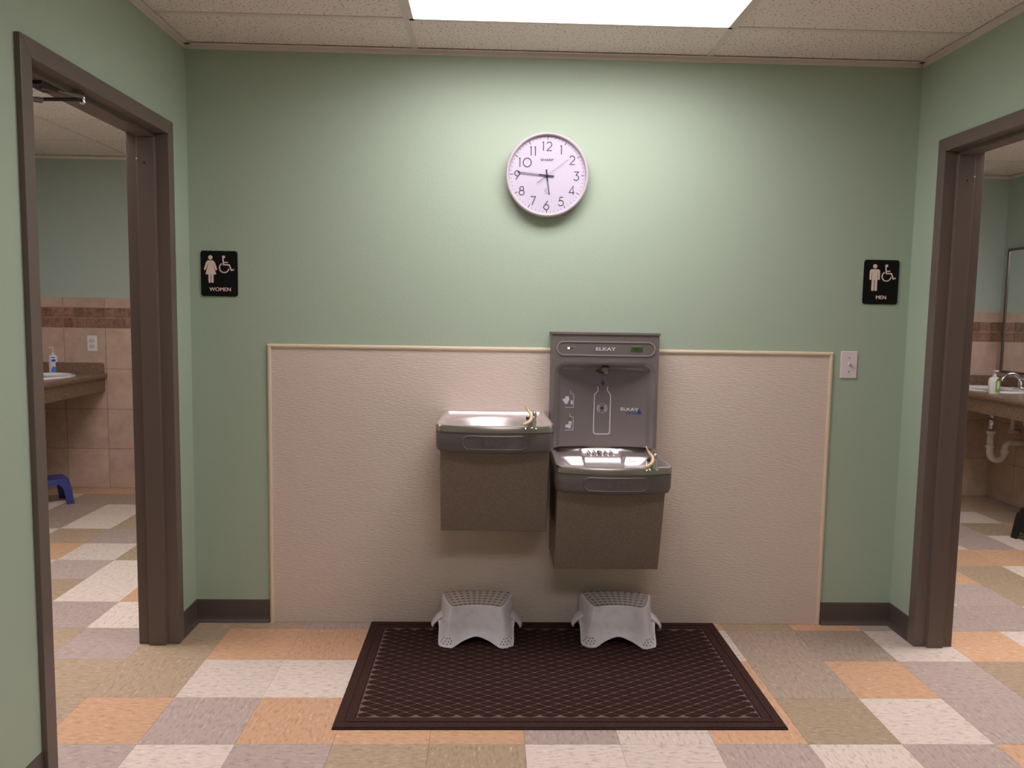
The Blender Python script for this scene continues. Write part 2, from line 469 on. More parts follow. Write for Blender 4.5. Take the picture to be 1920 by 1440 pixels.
# ceramic wall tiles: 5 courses, two rows of mosaic, a cut course on top
ZR = [0.0, 0.297, 0.595, 0.895, 1.196]
def tile_wall(wall, a0, a1, off, fn):
    """a: coordinate along the wall; fn(a0,a1,z0,z1,d)->box args; joints at off+k*T"""
    gp = 0.0016
    mb = MB().box(*fn(a0, a1, 0, 1.418, 0.004)); mb.build('grout_bed', 'grout_dark', wall)
    mb = MB().box(*fn(a0, a1, 1.192, 1.35, 0.0052)); mb.build('grout_bed', 'grout', wall)
    def joints(step, of):
        k = math.ceil((a0-of)/step - 1e-6); out = [a0]
        while of+k*step < a1-1e-4:
            if of+k*step > a0+1e-4: out.append(of+k*step)
            k += 1
        return out+[a1]
    j = joints(0.3036, off)
    for p, q in zip(j[:-1], j[1:]):
        for z0, z1 in list(zip(ZR[:-1], ZR[1:])) + [(1.347, 1.421)]:
            if q-p > .01: MB().box(*fn(p+gp, q-gp, z0+gp, z1-gp, 0.008)).build('wall_tile', 'ceramic', wall)
    j = joints(0.0759, off)
    for p, q in zip(j[:-1], j[1:]):
        for z0, z1 in ((1.196, 1.2715), (1.2715, 1.347)):
            if q-p > .008: MB().box(*fn(p+gp, q-gp, z0+gp, z1-gp, 0.0085)).build('mosaic_tile', 'mosaic', wall)
tile_wall(wwb, XWL+.008, XLI, -1.743, lambda a, b, c, d, t: (a, b, YF-t, YF, c, d))
tile_wall(wmb, XRI, XMR-.008, XMR, lambda a, b, c, d, t: (a, b, YF-t, YF, c, d))
tile_wall(wms, 0.9, YF, YF, lambda a, b, c, d, t: (XMR-t, XMR, a, b, c, d))
tile_wall(wws, 0.9, YF, YF, lambda a, b, c, d, t: (XWL, XWL+t, a, b, c, d))

# ------------------------------------------------------------------ ceilings
ceil = struct(MB().box(XWL-.1, XMR+.1, YH-.1, YF+.1, 2.5, 2.56).build('ceiling', 'grey_plaster'))
LIGHTS = []
def ceiling_field(x0, x1, y0, y1, xs, ys, lights):
    X = [x0]+[x for x in xs if x0 < x < x1]+[x1]; Y = [y0]+[y for y in ys if y0 < y < y1]+[y1]
    for i in range(len(X)-1):
        for j in range(len(Y)-1):
            if any(abs(X[i]-l[0]) < .02 and abs(Y[j]-l[1]) < .02 for l in lights): LIGHTS.append((X[i], X[i+1], Y[j], Y[j+1])); continue
            MB().box(X[i]+.002, X[i+1]-.002, Y[j]+.002, Y[j+1]-.002, H+.001, H+.016).build('ceiling_tile', 'ceiling_tile', ceil)
    b = 0.012
    for x in X[1:-1]: MB().box(x-b, x+b, y0, y1, H-.0025, H+.001).build('ceiling_tee', 'grid_metal', ceil)
    for y in Y[1:-1]:
        for i in range(len(X)-1):
            MB().box(X[i]+(b if i else 0), X[i+1]-(b if i < len(X)-2 else 0), y-b, y+b, H-.002, H+.001).build('ceiling_tee', 'grid_metal', ceil)
    for a in ((x0, x0+.022, y0, y1), (x1-.022, x1, y0, y1), (x0, x1, y1-.022, y1), (x0, x1, y0, y0+.022)):
        MB().box(*a, H-.004, H-.0026).build('wall_angle', 'grid_metal', ceil)
    for a in ((x0, x0+.002, y0, y1), (x1-.002, x1, y0, y1), (x0, x1, y1-.002, y1), (x0, x1, y0, y0+.002)):
        MB().box(*a, H-.022, H-.0026).build('wall_angle', 'grid_metal', ceil)
LX0, LX1 = 0.768, 1.987
ysH = [-0.27-0.61*k for k in range(10)]
ceiling_field(XL, XR, YH, YB, [LX0, LX1], ysH[::-1], [(LX0, ysH[1]), (LX0, ysH[5])])
ysR = [2.09-0.61*k for k in range(7)][::-1]
ceiling_field(XWL, XLI, YN, YF, [-1.52], ysR, [(-1.52, 2.09-.61*4)])
ceiling_field(XRI, XMR, YN, YF, [4.25], ysR, [(XRI, 2.09-.61*4)])
for i, (a, b, c, d) in enumerate(LIGHTS):
    cx, cy = (a+b)/2, (c+d)/2
    inhall = XL < cx < XR
    lab = ('flat glowing ceiling light panel just in front of the wall clock' if (inhall and cy > -1) else
           'flat glowing ceiling light panel further along the hallway ceiling' if inhall else
           'glowing ceiling light panel inside the women restroom' if cx < 0 else 'glowing ceiling light panel inside the men restroom')
    sfx = '' if (inhall and cy > -1) else '_offscreen'
    t = thing('ceiling_light'+sfx, (cx, cy, H-.01), lab, 'light', 'ceiling light panels')
    fr = MB(); e = .012
    fr.box(a+e, b-e, c+e, c+e+.016, H-.010, H+.03); fr.box(a+e, b-e, d-e-.016, d-e, H-.010, H+.03)
    fr.box(a+e, a+e+.016, c+e, d-e, H-.010, H+.03); fr.box(b-e-.016, b-e, c+e, d-e, H-.010, H+.03)
    fr.box(a+e, b-e, c+e, d-e, H+.03, H+.034)
    fr.build('light_frame', 'grid_metal', t)
    MB().box(a+.028, b-.028, c+.028, d-.028, H-.004, H+.000).build('diffuser'+sfx, 'diffuser' if inhall else 'diffuser_restroom', t)
    if inhall:
        ld = bpy.data.lights.new('lamp'+sfx, 'AREA'); ld.shape = 'RECTANGLE'; ld.size = b-a-.06; ld.size_y = d-c-.06
        ld.energy = TROFFER_W; ld.color = LAMP_COL; ld.spread = math.radians(160)
        lo = bpy.data.objects.new('lamp'+sfx, ld); col.objects.link(lo); lo.parent = t; lo.location = (0, 0, .004)

# ------------------------------------------------------------------ door frames
def door_frame(name, xf, s):
    """xf: hall face of the wall; s=-1: wall extends to -x, +1: to +x"""
    N = lambda n: xf + s*n
    prof = [(-.016, 0), (-.016, DO), (0, DO), (.13, DO), (.146, DO), (.146, 0), (.100, 0), (.100, -.016), (.034, -.016), (.034, 0)]
    root = MB().prism(prof, lambda n, o: (N(n), DY0-o, DZ+o), lambda n, o: (N(n), DY1+o, DZ+o)).build(name, 'frame_paint', None, bevel=.0015)
    struct(root)
    MB().prism(prof, lambda n, o: (N(n), DY1+o, 0), lambda n, o: (N(n), DY1+o, DZ+o)).build('jamb', 'frame_paint', root, bevel=.0015)
    MB().prism(prof, lambda n, o: (N(n), DY0-o, 0), lambda n, o: (N(n), DY0-o, DZ+o)).build('jamb', 'frame_paint', root, bevel=.0015)
    # open leaf folded back inside the restroom, with its closer
    lf = MB().box(N(.15), N(1.045), DY0-.0, DY0+.042, .012, DZ-.004).build('door_leaf', 'door_paint', root)
    MB().box(N(.20), N(.46), DY0+.042, DY0+.085, 1.93, 1.985).build('closer_body', 'dark_metal', lf, bevel=.006)
    K = Vector((N(.020), -.735, 2.008))
    MB().tube([(N(.18), -1.00, 1.955), (N(.115), -.88, 1.974), (N(.095), -.83, 1.980)], .009, 8).build('closer_arm', 'frame_paint', root)
    MB().tube([(N(.10), -.84, 1.980), tuple(K)], .0055, 8).build('closer_arm', 'dark_metal', root)
    MB().tube([tuple(K+Vector((0, 0, .008))), (N(.07), -.88, 2.006)], .008, 8).build('closer_arm', 'frame_paint', root)
    MB().box(N(.045), N(.095), -.92, -.82, 2.004, 2.0145).build('closer_shoe', 'dark_metal', root)
    MB().lathe([(.001, -.016), (.007, -.014), (.009, -.008), (.006, -.003), (.008, .001), (.008, .008), (.005, .012), (.006, .017), (.001, .019)], 14,
               lambda x, y, h: (K.x+x, K.y+y, K.z+h)).build('closer_knuckle', 'chrome', root, smooth=True)
    MB().lathe([(.0005, 0), (.003, 0), (.003, .002), (.0005, .0025)], 8, lambda x, y, h: (N(.098)+x, DY1-.016-h, 1.93+y)).build('silencer_pad', 'white_plastic', root)
    MB().lathe([(.0005, 0), (.004, 0), (.004, .0008), (.0005, .001)], 8, lambda x, y, h: (N(.070)+x, DY1-.016-h, 1.915+y)).build('screw_or_hole', 'dark_metal', root)  # dark disc laid on the jamb to stand for a small hole's shade
    return root
door_frame('door_1', XL, -1); door_frame('door_2', XR, 1)

# ------------------------------------------------------------------ cove baseboards
def cove(name, a0, a1, fn):
    prof = [(0, 0), (.016, 0), (.013, .004), (.006, .014), (.004, .024), (.004, .098), (.002, .101), (0, .101)]
    o = MB().prism(prof, lambda d, z: fn(a0, d, z), lambda d, z: fn(a1, d, z)).build(name, 'cove_rubber'); struct(o)
fb = lambda a, d, z: (a, YB-d, z)
cove('baseboard_back_left', XL, 0.146, fb); cove('baseboard_back_right', 2.583, XR, fb)
fl = lambda a, d, z: (XL+d, a, z); frr = lambda a, d, z: (XR-d, a, z)
cove('baseboard_left', DY1+DO, YB, fl); cove('baseboard_left_near', YH, DY0-DO, fl)
cove('baseboard_right', DY1+DO, YB, frr); cove('baseboard_right_near', YH, DY0-DO, frr)

# ================================================================== WALL PANEL
PX0, PX1, PZ = 0.149, 2.580, 1.218
t = thing('wall_panel', ((PX0+PX1)/2, YB, 0), 'large beige textured vinyl panel on the lower wall behind the fountains', 'wall panel')
MB().box(PX0+.006, PX1-.006, YB-.003, YB, .001, PZ-.006).build('sheet', 'panel_vinyl', t)
hp = [(0, 0), (.0085, .001), (.0105, .007), (.009, .013), (.0045, .016), (0, .016)]
MB().prism(hp, lambda d, z: (PX0+.016-z, YB-d, PZ-.016+z), lambda d, z: (PX1-.016+z, YB-d, PZ-.016+z)).build('trim_strip', 'panel_trim', t)
MB().prism(hp, lambda d, z: (PX0+.016-z, YB-d, .0), lambda d, z: (PX0+.016-z, YB-d, PZ-.016+z)).build('trim_strip', 'panel_trim', t)
MB().prism(hp, lambda d, z: (PX1-.016+z, YB-d, .0), lambda d, z: (PX1-.016+z, YB-d, PZ-.016+z)).build('trim_strip', 'panel_trim', t)

# ================================================================== DRINKING FOUNTAINS
def hw(v): return .214+.009*v
def Fd(u):
    u = abs(u); return .424+.046*(1-u*u) - .03*max(0, (u-.93)/.07)**2
def outline(n=40, s=0.0):
    p = [(-hw(j/12)-s, -j/12*Fd(1)) for j in range(12)]
    p += [((u)*(hw(1)+s), -Fd(u)-s) for u in [(-1+2*k/n) for k in range(n+1)]]
    p += [(hw(j/12)+s, -j/12*Fd(1)) for j in range(11, -1, -1)]
    return p
def fountain(cx, zr, low, label, bub):
    t = thing('drinking_fountain', (cx, YB, zr), label, 'drinking fountain', 'steel drinking fountains')
    W = lambda x, y, z: (cx+x, YB-.004+y, zr+z)
    bx, by = bub
    def surf(u, v):
        U = -1+2*u; F = Fd(U); x = U*hw(v); y = -v*F
        ex = hw(v)*(1-abs(U)); ef = (1-v)*F; eb = v*F
        e = min(ex, ef, eb)
        rim = .013; lip = .005*math.exp(-((e-.006)/.005)**2)
        if not low:
            k = sstep((e-rim)/.010)*.014
            # oval bowl
            q = ((x+.012)/(.190))**2 + ((y+.235)/.190)**2
            q = math.sqrt(q)
            k += .050*sstep((1.04-q)/.26)
        else:
            k = sstep((e-rim)/.018)*.012
            dfront = sstep((abs(y)-.135)/.03)
            k += .036*dfront*sstep((e-.014)/.07)
            if abs(x) < .10:
                c = sstep((.092-abs(x))/.014); k = max(k, (.022 + .026*sstep((abs(y)-.085)/.04))*c*sstep((e-.008)/.02))
        d = math.hypot(x-bx, y-by)
        wv = sstep((d-.028)/.045)
        k = k*wv + min(k, .006)*(1-wv)
        return W(x, y, lip-k)
    MB().grid(72, 60, surf).build('basin', 'steel', t, smooth=True)
    # rolled steel edge
    n = 40; o1 = outline(n, 0); o2 = outline(n, .003); o3 = outline(n, .003)
    mb = MB(); m = len(o1)
    rings = [(o1, 0.0016), (o2, -.004), (o3, -.023)]
    for o, z in rings: mb.v += [W(x, y, z) for x, y in o]
    for r in range(len(rings)-1):
        mb.f += [(r*m+i, r*m+i+1, (r+1)*m+i+1, (r+1)*m+i) for i in range(m-1)]
    mb.build('rim_band', 'steel_band', t, smooth=True, autos=50)
    mb = MB(); rings = [(outline(n, -.002), -.023), (outline(n, .001), -.025), (outline(n, .002), -.029), (outline(n, .001), -.085), (outline(n, -.003), -.097), (outline(n, -.012), -.103)]
    for o, z in rings: mb.v += [W(x, y, z) for x, y in o]
    for r in range(len(rings)-1):
        mb.f += [(r*m+i, r*m+i+1, (r+1)*m+i+1, (r+1)*m+i) for i in range(m-1)]
    mb.f.append(tuple((len(rings)-1)*m+i for i in range(m)))
    mb.build('apron', 'fountain_plastic', t, smooth=True, autos=50)
    # push bar
    py = lambda x: -Fd(x/.223)-.002
    def barf(u, v):
        w_, h_ = .250, .056; r = h_/2
        x = -w_/2*math.cos(PI*u) if False else (-w_/2 + w_*(u*u*(3-2*u)*.5+u*.5))
        ax = abs(x)-(w_/2-r)
        hh = r if ax <= 0 else math.sqrt(max(0, r*r-ax*ax))
        z = (2*v-1)*hh
        e = (r-math.hypot(ax, z)) if ax > 0 else r-abs(z)
        d = .0052*sstep(e/.0026) - .0022*sstep((e-.0034)/.0018)
        return W(x, py(x)-d, -.060+z)
    bar = MB().grid(110, 44, barf).build('push_bar', 'fountain_plastic', t, smooth=True)
    tx = MB(); add_text(tx, 'ELKAY', .027, cx, zr-.060, 0, 1.5, .0000, .0006, surf=lambda X, Z: YB-.004+py(X-cx)-.0030)
    tl = tx.build('embossed_lettering', 'fountain_plastic', bar)
    so = tl.modifiers.new('s', 'SOLIDIFY'); so.thickness = .0030; so.offset = 0
    # cabinet
    pr = [(0, -.100), (-.372, -.100), (-.366, -.112), (-.280, -.447), (-.272, -.449), (0, -.449)]
    MB().prism(pr, lambda y, z: W(-.211, y, z), lambda y, z: W(.211, y, z)).build('cabinet', 'cabinet_vinyl', t, bevel=.003)
    # bubbler
    B = lambda x, y, z: W(bx+x, by+y, z-.004)
    bb = MB().lathe([(.002, 0), (.029, 0), (.027, .004), (.0215, .006), (.0205, .010), (.0205, .030), (.0195, .038), (.016, .045), (.002, .047)], 24, B).build('bubbler', 'chrome', t, smooth=True, autos=40)
    MB().tube([B(.002, .004, .030), B(.011, .004, .048), B(.012, .002, .058), B(.009, 0, .062)], [.015, .012, .009, .005], 14).build('bubbler_hood', 'chrome', bb, smooth=True)
    MB().tube([B(-.010, -.010, .036), B(-.015, -.014, .041), B(-.019, -.015, .041)], [.005, .0055, .003], 10).build('spout', 'dark_metal', bb, smooth=True)
    path = catmull([(-.021, .012, .088), (-.012, .008, .068), (.001, -.006, .050), (-.001, -.020, .034), (-.014, -.028, .023), (-.028, -.030, .016)], 6, False)
    rr = [.0022+.0042*min(1, i/14) for i in range(len(path))]
    MB().tube([B(*p) for p in path], rr, 10).build('mouth_guard', 'guard_tan', bb, smooth=True)
    if low:
        for k in range(5):
            x = -.050+.024*k
            MB().tube([W(x-.004, -.020, -.010), W(x, -.048, -.012), W(x+.004, -.082, -.016), W(x+.005, -.092, -.024)], .0045, 8).build('drain_rib', 'steel', t, smooth=True)
        MB().lathe([(.001, 0), (.013, 0), (.012, .003), (.001, .003)], 20, lambda x, y, h: W(x-.004, y*.7-.030, h-.012)).build('drain_grate', 'dark_metal', t)
    return t
CU, ZU, CL, ZL = 1.116, 0.941, 1.573, 0.788
pu = at_z(995, 803, ZU-.004); plw = at_z(1221.5, 881, ZL-.004)
fountain(CU, ZU, False, 'higher stainless drinking fountain left of the bottle filling station', (pu.x-CU, pu.y-YB+.004))
fountain(CL, ZL, True, 'lower stainless drinking fountain directly under the bottle filling station', (plw.x-CL, plw.y-YB+.004))

# ================================================================== BOTTLE FILLING STATION
BC, BHW = 1.5765, .2255
BZ0, BZ1, DP = .800, 1.2835, .088
t = thing('bottle_filling_station', (BC, YB, BZ0), 'grey wall-mounted bottle filling station with curved alcove above the lower fountain', 'bottle filler')
AHW, AZ1, AR = .2125, 1.163, .050
def alcove_e(x, z):
    ax = AHW-abs(x); az = AZ1-z
    if ax < AR and az < AR: return AR-math.hypot(AR-ax, AR-az)
    return min(ax, az)
pk_ = at_y(1020+700*.15972, 610+530*.15972, YB-.045); PKX, PKZ = pk_.x-BC, pk_.z
def filler_y(X, Z):
    x = X-BC; e = alcove_e(x, Z)
    y = YB-DP
    if e > 0:
        D = .010+.057*max(0, 1-(x/AHW)**2)
        y += .006*sstep(e/.006)
        y += (D)*sstep((e-.004)/.028)
        y += .010*sstep((1-math.hypot((x-PKX)/.031, (Z-PKZ)/.0125))/.30)     # pocket round the spout
    return y
nx, nz = 130, 150
body = MB().grid(nx, nz, lambda u, v: (BC-BHW+2*BHW*u, filler_y(BC-BHW+2*BHW*u, BZ0+(BZ1-BZ0)*v), BZ0+(BZ1-BZ0)*v))
def bedge(seq):
    b = len(body.v); body.v += [(body.v[i][0], YB, body.v[i][2]) for i in seq]
    body.f += [(seq[i], seq[i+1], b+i+1, b+i) for i in range(len(seq)-1)]
bedge([j*(nx+1) for j in range(nz+1)]); bedge([j*(nx+1)+nx for j in range(nz+1)])
bedge(list(range(nx+1))); bedge([nz*(nx+1)+i for i in range(nx+1)])
body.build('housing', 'filler_plastic', t, smooth=True, autos=40)
MB().box(BC-BHW-.004, BC+BHW+.004, YB-DP-.005, YB, BZ1-.004, BZ1+.006).build('top_lip', 'filler_plastic', t, bevel=.0015)
YPF = YB-DP
sc = at_y(1020+730*.15972, 610+274*.15972, YPF)
MB().plate(stadium(sc.x, sc.z, .404, .050, 14), YPF+.001, .0014).build('control_strip', 'bar_plastic', t)
st_ = MB(); st_.stroke(stadium(sc.x, sc.z, .410, .056, 14), .0055, YPF, .0035, True); st_.build('strip_rim', 'bar_rim', t)
def fp(u, v, y=None):     # crop pixel -> filler x,z, settled on the curved face
    U, V = 1020+u*.15972, 610+v*.15972
    yy = YB-.04 if y is None else y
    for _ in range(6):
        p = at_y(U, V, yy)
        if y is not None: break
        yy = filler_y(p.x, p.z)
    return (p.x, p.z)
yS = YPF-.0014
c = fp(727, 278, yS); tx = MB(); add_text(tx, 'ELKAY', .0185, c[0], c[1], yS, 1.55, .0005); tx.build('lettering', 'print_white', t)
c = fp(290, 268, yS); MB().plate(circle(c[0], c[1], .0038, 16), yS, .0015).build('indicator_light', 'led', t)
for uu in (315, 335):
    c = fp(uu, 269, yS); MB().plate(circle(c[0], c[1], .0022, 10), yS, .0006).build('indicator_dot', 'black', t)
c = fp(320, 250, yS); tx = MB(); add_text(tx, 'FILTER STATUS', .0048, c[0], c[1], yS, 1.1); tx.build('small_print', 'print_dim', t)
a, b = fp(1020, 255, yS), fp(1160, 305, yS)
disp = MB().plate(rrect(a[0], b[0], b[1], a[1], .002), yS, .0015).build('counter_display', 'lcd', t)
tx = MB(); add_text(tx, '0008015', .0095, (a[0]+b[0])/2, (a[1]+b[1])/2, yS-.0015, 1.0, .0002); tx.build('digits', 'lcd_dark', disp)
c = fp(1090, 244, yS); tx = MB(); add_text(tx, 'BOTTLES SAVED', .0048, c[0], c[1], yS, 1.1); tx.build('small_print', 'print_dim', t)
# spout under the alcove top
c = fp(700, 530)
nb = MB().lathe([(.002, .012), (.017, .010), (.019, .0), (.017, -.008), (.002, -.009)], 24, lambda x, y, h: (c[0]+x, YB-.052+y, c[1]+.006+h)).build('spout_collar', 'bar_plastic', t, smooth=True, autos=40)
MB().lathe([(.002, .010), (.008, .010), (.0085, -.006), (.006, -.010), (.002, -.010)], 18, lambda x, y, h: (c[0]+.003+x, YB-.058+y, c[1]+h)).build('spout', 'bar_rim', nb, smooth=True)
# printed marks
def decal_poly(name, pts, m, lift=.0008):
    mb = MB(); mb.add([(x, filler_y(x, z)-lift, z) for x, z in pts], [tuple(range(len(pts)))]); return mb.build(name, m, t)
def dstroke(name, pts, w_, m, closed=False, mb=None, lift=.0008):
    mb_ = mb or MB(); mb_.stroke([fp(*p) for p in pts], w_, 0, lift, closed, surf=filler_y)
    if mb is None: return mb_.build(name, m, t)
def drop(u, v, w_, h):
    pts = [(u, v-h*.55)]
    for k in range(13): a = -PI*.18+ (PI*1.36)*k/12; pts.append((u+w_*math.cos(a), v+h*.20+w_*.95*math.sin(a)))
    return [fp(*p) for p in pts]
decal_poly('water_drop', drop(690, 672, 20, 60), 'print_blue')
bo = [(628, 718), (634, 738), (634, 765), (618, 788), (592, 812), (590, 900), (582, 1100), (580, 1250), (590, 1270), (612, 1275), (740, 1275), (762, 1270), (770, 1250), (774, 1100), (780, 900), (782, 815), (760, 788), (744, 765), (744, 738), (750, 718)]
bo2 = [(p[0], p[1]) for p in bo]
dstroke('bottle_outline', bo2, .0038, 'print_white')
c0 = fp(680, 972)
mb = MB(); pts = circle(c0[0], c0[1], .0055, 16); mb.add([(x, filler_y(x, z)-.0010, z) for x, z in pts], [tuple(range(16))]); mb.build('sensor_eye', 'black', t)
mb = MB()
for r_, w_ in ((.0135, .0022), (.0205, .0026)):
    for a0 in (-.85, PI-.85):
        mb.stroke(circle(c0[0], c0[1], r_, 12, a0, a0+1.7, False), w_, 0, .0008, False, surf=filler_y)
mb.build('sensor_rings', 'print_white', t)
mb = MB()
for ch, ang in zip('SENSOR', [PI/2+.42-.168*k for k in range(6)]):
    add_text(mb, ch, .0058, c0[0]+.0185*math.cos(ang), c0[1]+.0185*math.sin(ang), 0, 1, .0001, .0008, filler_y, ang-PI/2)
mb.build('small_print', 'print_dim', t); mb = MB()
for ch, ang in zip('ACTIVATED', [-PI/2-.60+.15*k for k in range(9)]):
    add_text(mb, ch, .0055, c0[0]+.0195*math.cos(ang), c0[1]+.0195*math.sin(ang), 0, 1, .0001, .0008, filler_y, ang+PI/2)
mb.build('small_print', 'print_dim', t)
# upper icon: tilted hand/bottle and no-drip mark in a bracket ; lower icon: bottle filling
dstroke('icon_bracket', [(312, 765), (312, 798), (330, 800), (348, 812), (350, 860), (346, 962), (300, 962), (245, 964)], .0019, 'print_white')
mb = MB()
for poly in ([(252, 835), (290, 830), (298, 872), (268, 928), (236, 910), (232, 886), (212, 884), (222, 862), (248, 858)], ):
    p = [fp(*q) for q in poly]; mb.add([(x, filler_y(x, z)-.0008, z) for x, z in p], [tuple(range(len(p)))])
p = [fp(326+14*math.cos(k*PI/6), 904+28*math.sin(k*PI/6)) for k in range(12)]; mb.add([(x, filler_y(x, z)-.0008, z) for x, z in p], [tuple(range(12))])
mb.build('icon_bottle', 'print_white', t)
dstroke('icon_bracket', [(304, 1035), (304, 1070), (322, 1070), (342, 1078), (344, 1120), (338, 1228), (300, 1228), (240, 1232)], .0019, 'print_white')
dstroke('icon_stream', [(306, 1084), (304, 1122)], .0020, 'clock_ink')
mb = MB()
for poly in ([(292, 1124), (322, 1124), (326, 1150), (318, 1212), (288, 1214), (284, 1200), (256, 1202), (248, 1180), (254, 1164), (284, 1162)], ):
    p = [fp(*q) for q in poly]; mb.add([(x, filler_y(x, z)-.0008, z) for x, z in p], [tuple(range(len(p)))])
mb.build('icon_bottle', 'print_white', t)
dstroke('icon_mark', [(290, 1158), (318, 1156), (314, 1208), (292, 1210)], .0016, 'clock_ink', lift=.0011)
c = fp(1004, 985); mb = MB(); add_text(mb, 'ELKAY', .0175, c[0], c[1], 0, 1.45, .0004, .0008, filler_y); mb.build('lettering', 'print_white', t)
c = fp(1035, 1028); mb = MB(); add_text(mb, 'ezH2O', .0150, c[0], c[1], 0, 1.15, .0002, .0008, filler_y); mb.build('lettering', 'print_blue', t)
decal_poly('water_drop', drop(1120, 1015, 21, 62), 'print_blue', .0010)

# ================================================================== CLOCK
ck = at_y(1026.4, 328.2, YB-.045); KX, KZ = ck.x, ck.z+.002
t = thing('wall_clock', (KX, YB, KZ), 'round silver-rimmed wall clock with white dial on the green wall', 'clock')
cl = lambda x, y, h: (KX+x, YB-h, KZ+y)
RO, RI = .1735, .1600
MB().lathe([(.05, .001), (.166, .001), (.170, .012), (.1725, .030), (.1735, .040), (.172, .046), (.1685, .049), (.164, .0495), (RI+.001, .047), (RI, .043), (RI-.0005, .034)], 96, cl).build('rim', 'clock_rim', t, smooth=True, autos=60)
face = MB().lathe([(.001, .030), (RI+.002, .030), (RI+.002, .0345), (.001, .0345)], 96, cl).build('dial', 'clock_face', t)
YD = YB-.0346
FR = .1575
mk = MB()
for k in range(60):
    a = PI/2-2*PI*k/60; big = k % 5 == 0
    r0 = FR*(.90 if big else .935); r1 = FR*.985
    mk.stroke([(KX+r0*math.cos(a), KZ+r0*math.sin(a)), (KX+r1*math.cos(a), KZ+r1*math.sin(a))], .0028 if big else .0012, YD, .0002)
mk.build('minute_marks', 'clock_ink', face)
kk = .1458*at_y(1027.4, 328, YB-.035).x - .1458*at_y(1026.4, 328, YB-.035).x     # metres per crop pixel
def cc(u, v): p = at_y(920+u*.14583, 220+v*.14583, YD); return p.x, p.z
def arc(cx, cz, rx, rz, a0, a1, n=16):
    return [(cx+rx*math.cos(math.radians(a0+(a1-a0)*k/n)), cz+rz*math.sin(math.radians(a0+(a1-a0)*k/n))) for k in range(n+1)]
DIG = {'0': (.96, [arc(.48, .5, .46, .48, 90, 450, 32)]), '1': (.22, [[(.0, .93), (.13, .98), (.13, .0)]]),
 '2': (.60, [arc(.31, .70, .27, .28, 165, -35, 14)+[(.04, .03), (.60, .03)]]),
 '3': (.62, [[(.06, .97), (.54, .97), (.27, .60)]+arc(.28, .31, .29, .29, 85, -150, 18)]),
 '4': (.64, [[(.47, .0), (.47, .98), (.02, .24), (.64, .24)]]),
 '5': (.62, [[(.55, .97), (.20, .97), (.12, .56)]+arc(.29, .32, .30, .30, 118, -150, 18)]),
 '6': (.62, [[(.46, 1.0), (.08, .45)], arc(.31, .30, .29, .29, 90, 450, 26)]),
 '7': (.60, [[(.02, .97), (.58, .97), (.20, .0)]]),
 '8': (.62, [arc(.31, .74, .22, .23, 90, 450, 24), arc(.31, .28, .29, .27, 90, 450, 26)]),
 '9': (.62, [[(.16, .0), (.54, .55)], arc(.31, .70, .29, .29, 90, 450, 26)])}
for s_, u, v in (('12', 727, 373), ('1', 908, 420), ('2', 1048, 553), ('3', 1102, 757), ('4', 1043, 938), ('5', 903, 1082), ('6', 715, 1132), ('7', 542, 1073), ('8', 398, 943), ('9', 341, 743), ('10', 443, 580), ('11', 546, 435)):
    c = cc(u, v); mb = MB(); hh_ = .0365
    wd = sum(DIG[ch][0] for ch in s_)+(.26 if len(s_) > 1 else 0); x0 = c[0]-wd*hh_/2
    for ch in s_:
        for k_, ln_ in enumerate(DIG[ch][1]): mb.stroke([(x0+px_*hh_, c[1]+(pz_-.5)*hh_) for px_, pz_ in ln_], .0038, YD, .0003+.00015*k_)
        x0 += (DIG[ch][0]+.26)*hh_
    mb.build('numeral', 'clock_ink', face)
c = cc(725, 548); mb = MB(); add_text(mb, 'SHARP', .0135, c[0], c[1], YD, 1.35, .0003, .0003); mb.build('lettering', 'clock_ink', face)
c = cc(715, 950); mb = MB()
mb.stroke(circle(c[0], c[1]+.003, .0045, 10, .6, 4.4, False), .0008, YD, .0002); mb.stroke(circle(c[0]+.001, c[1]+.003, .0075, 10, 1.2, 3.9, False), .0008, YD, .0002)
mb.stroke([(c[0]-.004, c[1]-.006), (c[0], c[1]), (c[0]+.004, c[1]-.006)], .0008, YD, .0002); add_text(mb, 'ATOMIC', .0046, c[0], c[1]-.0095, YD)
mb.build('radio_mark', 'clock_ink', face)
C0 = cc(722, 750)
def hand(name, tip, tail, wt, wb, y, hollow):
    tp, tl = cc(*tip), cc(*tail)
    mb = MB()
    if hollow:
        dx, dz = tp[0]-C0[0], tp[1]-C0[1]; l = math.hypot(dx, dz); ux, uz = dx/l, dz/l; px, pz = -uz, ux
        h0, h1 = l*hollow, l*.97
        P = lambda s, q: (C0[0]+ux*s+px*q, C0[1]+uz*s+pz*q)
        mb.stroke([P(h0, wb/2-.0007), P(h1, wt/2-.0007)], .0014, y, .0006); mb.stroke([P(h0, -wb/2+.0007), P(h1, -wt/2+.0007)], .0014, y, .0006)
        mb.stroke([P(l*.93, 0), P(l*1.0, 0)], wt, y, .0006)
        mb.stroke([tl, P(h0, 0)], wb, y, .0008)
    else:
        mb.stroke([tl, C0], wb, y, .0004); mb.stroke([C0, tp], wt, y, .0004)
    return mb.build(name, 'clock_hand', t)
hand('hour_hand', (752, 990), (716, 672), .0040, .0050, YD-.003, .30)
hand('minute_hand', (345, 705), (815, 760), .0040, .0050, YD-.005, .28)
hand('second_hand', (1000, 545), (592, 848), .0009, .0018, YD-.007, None)
MB().lathe([(.0005, .034), (.006, .034), (.006, .0425), (.0005, .043)], 20, lambda x, y, h: (C0[0]+x, YB-h, C0[1]+y)).build('hub', 'clock_hand', t)

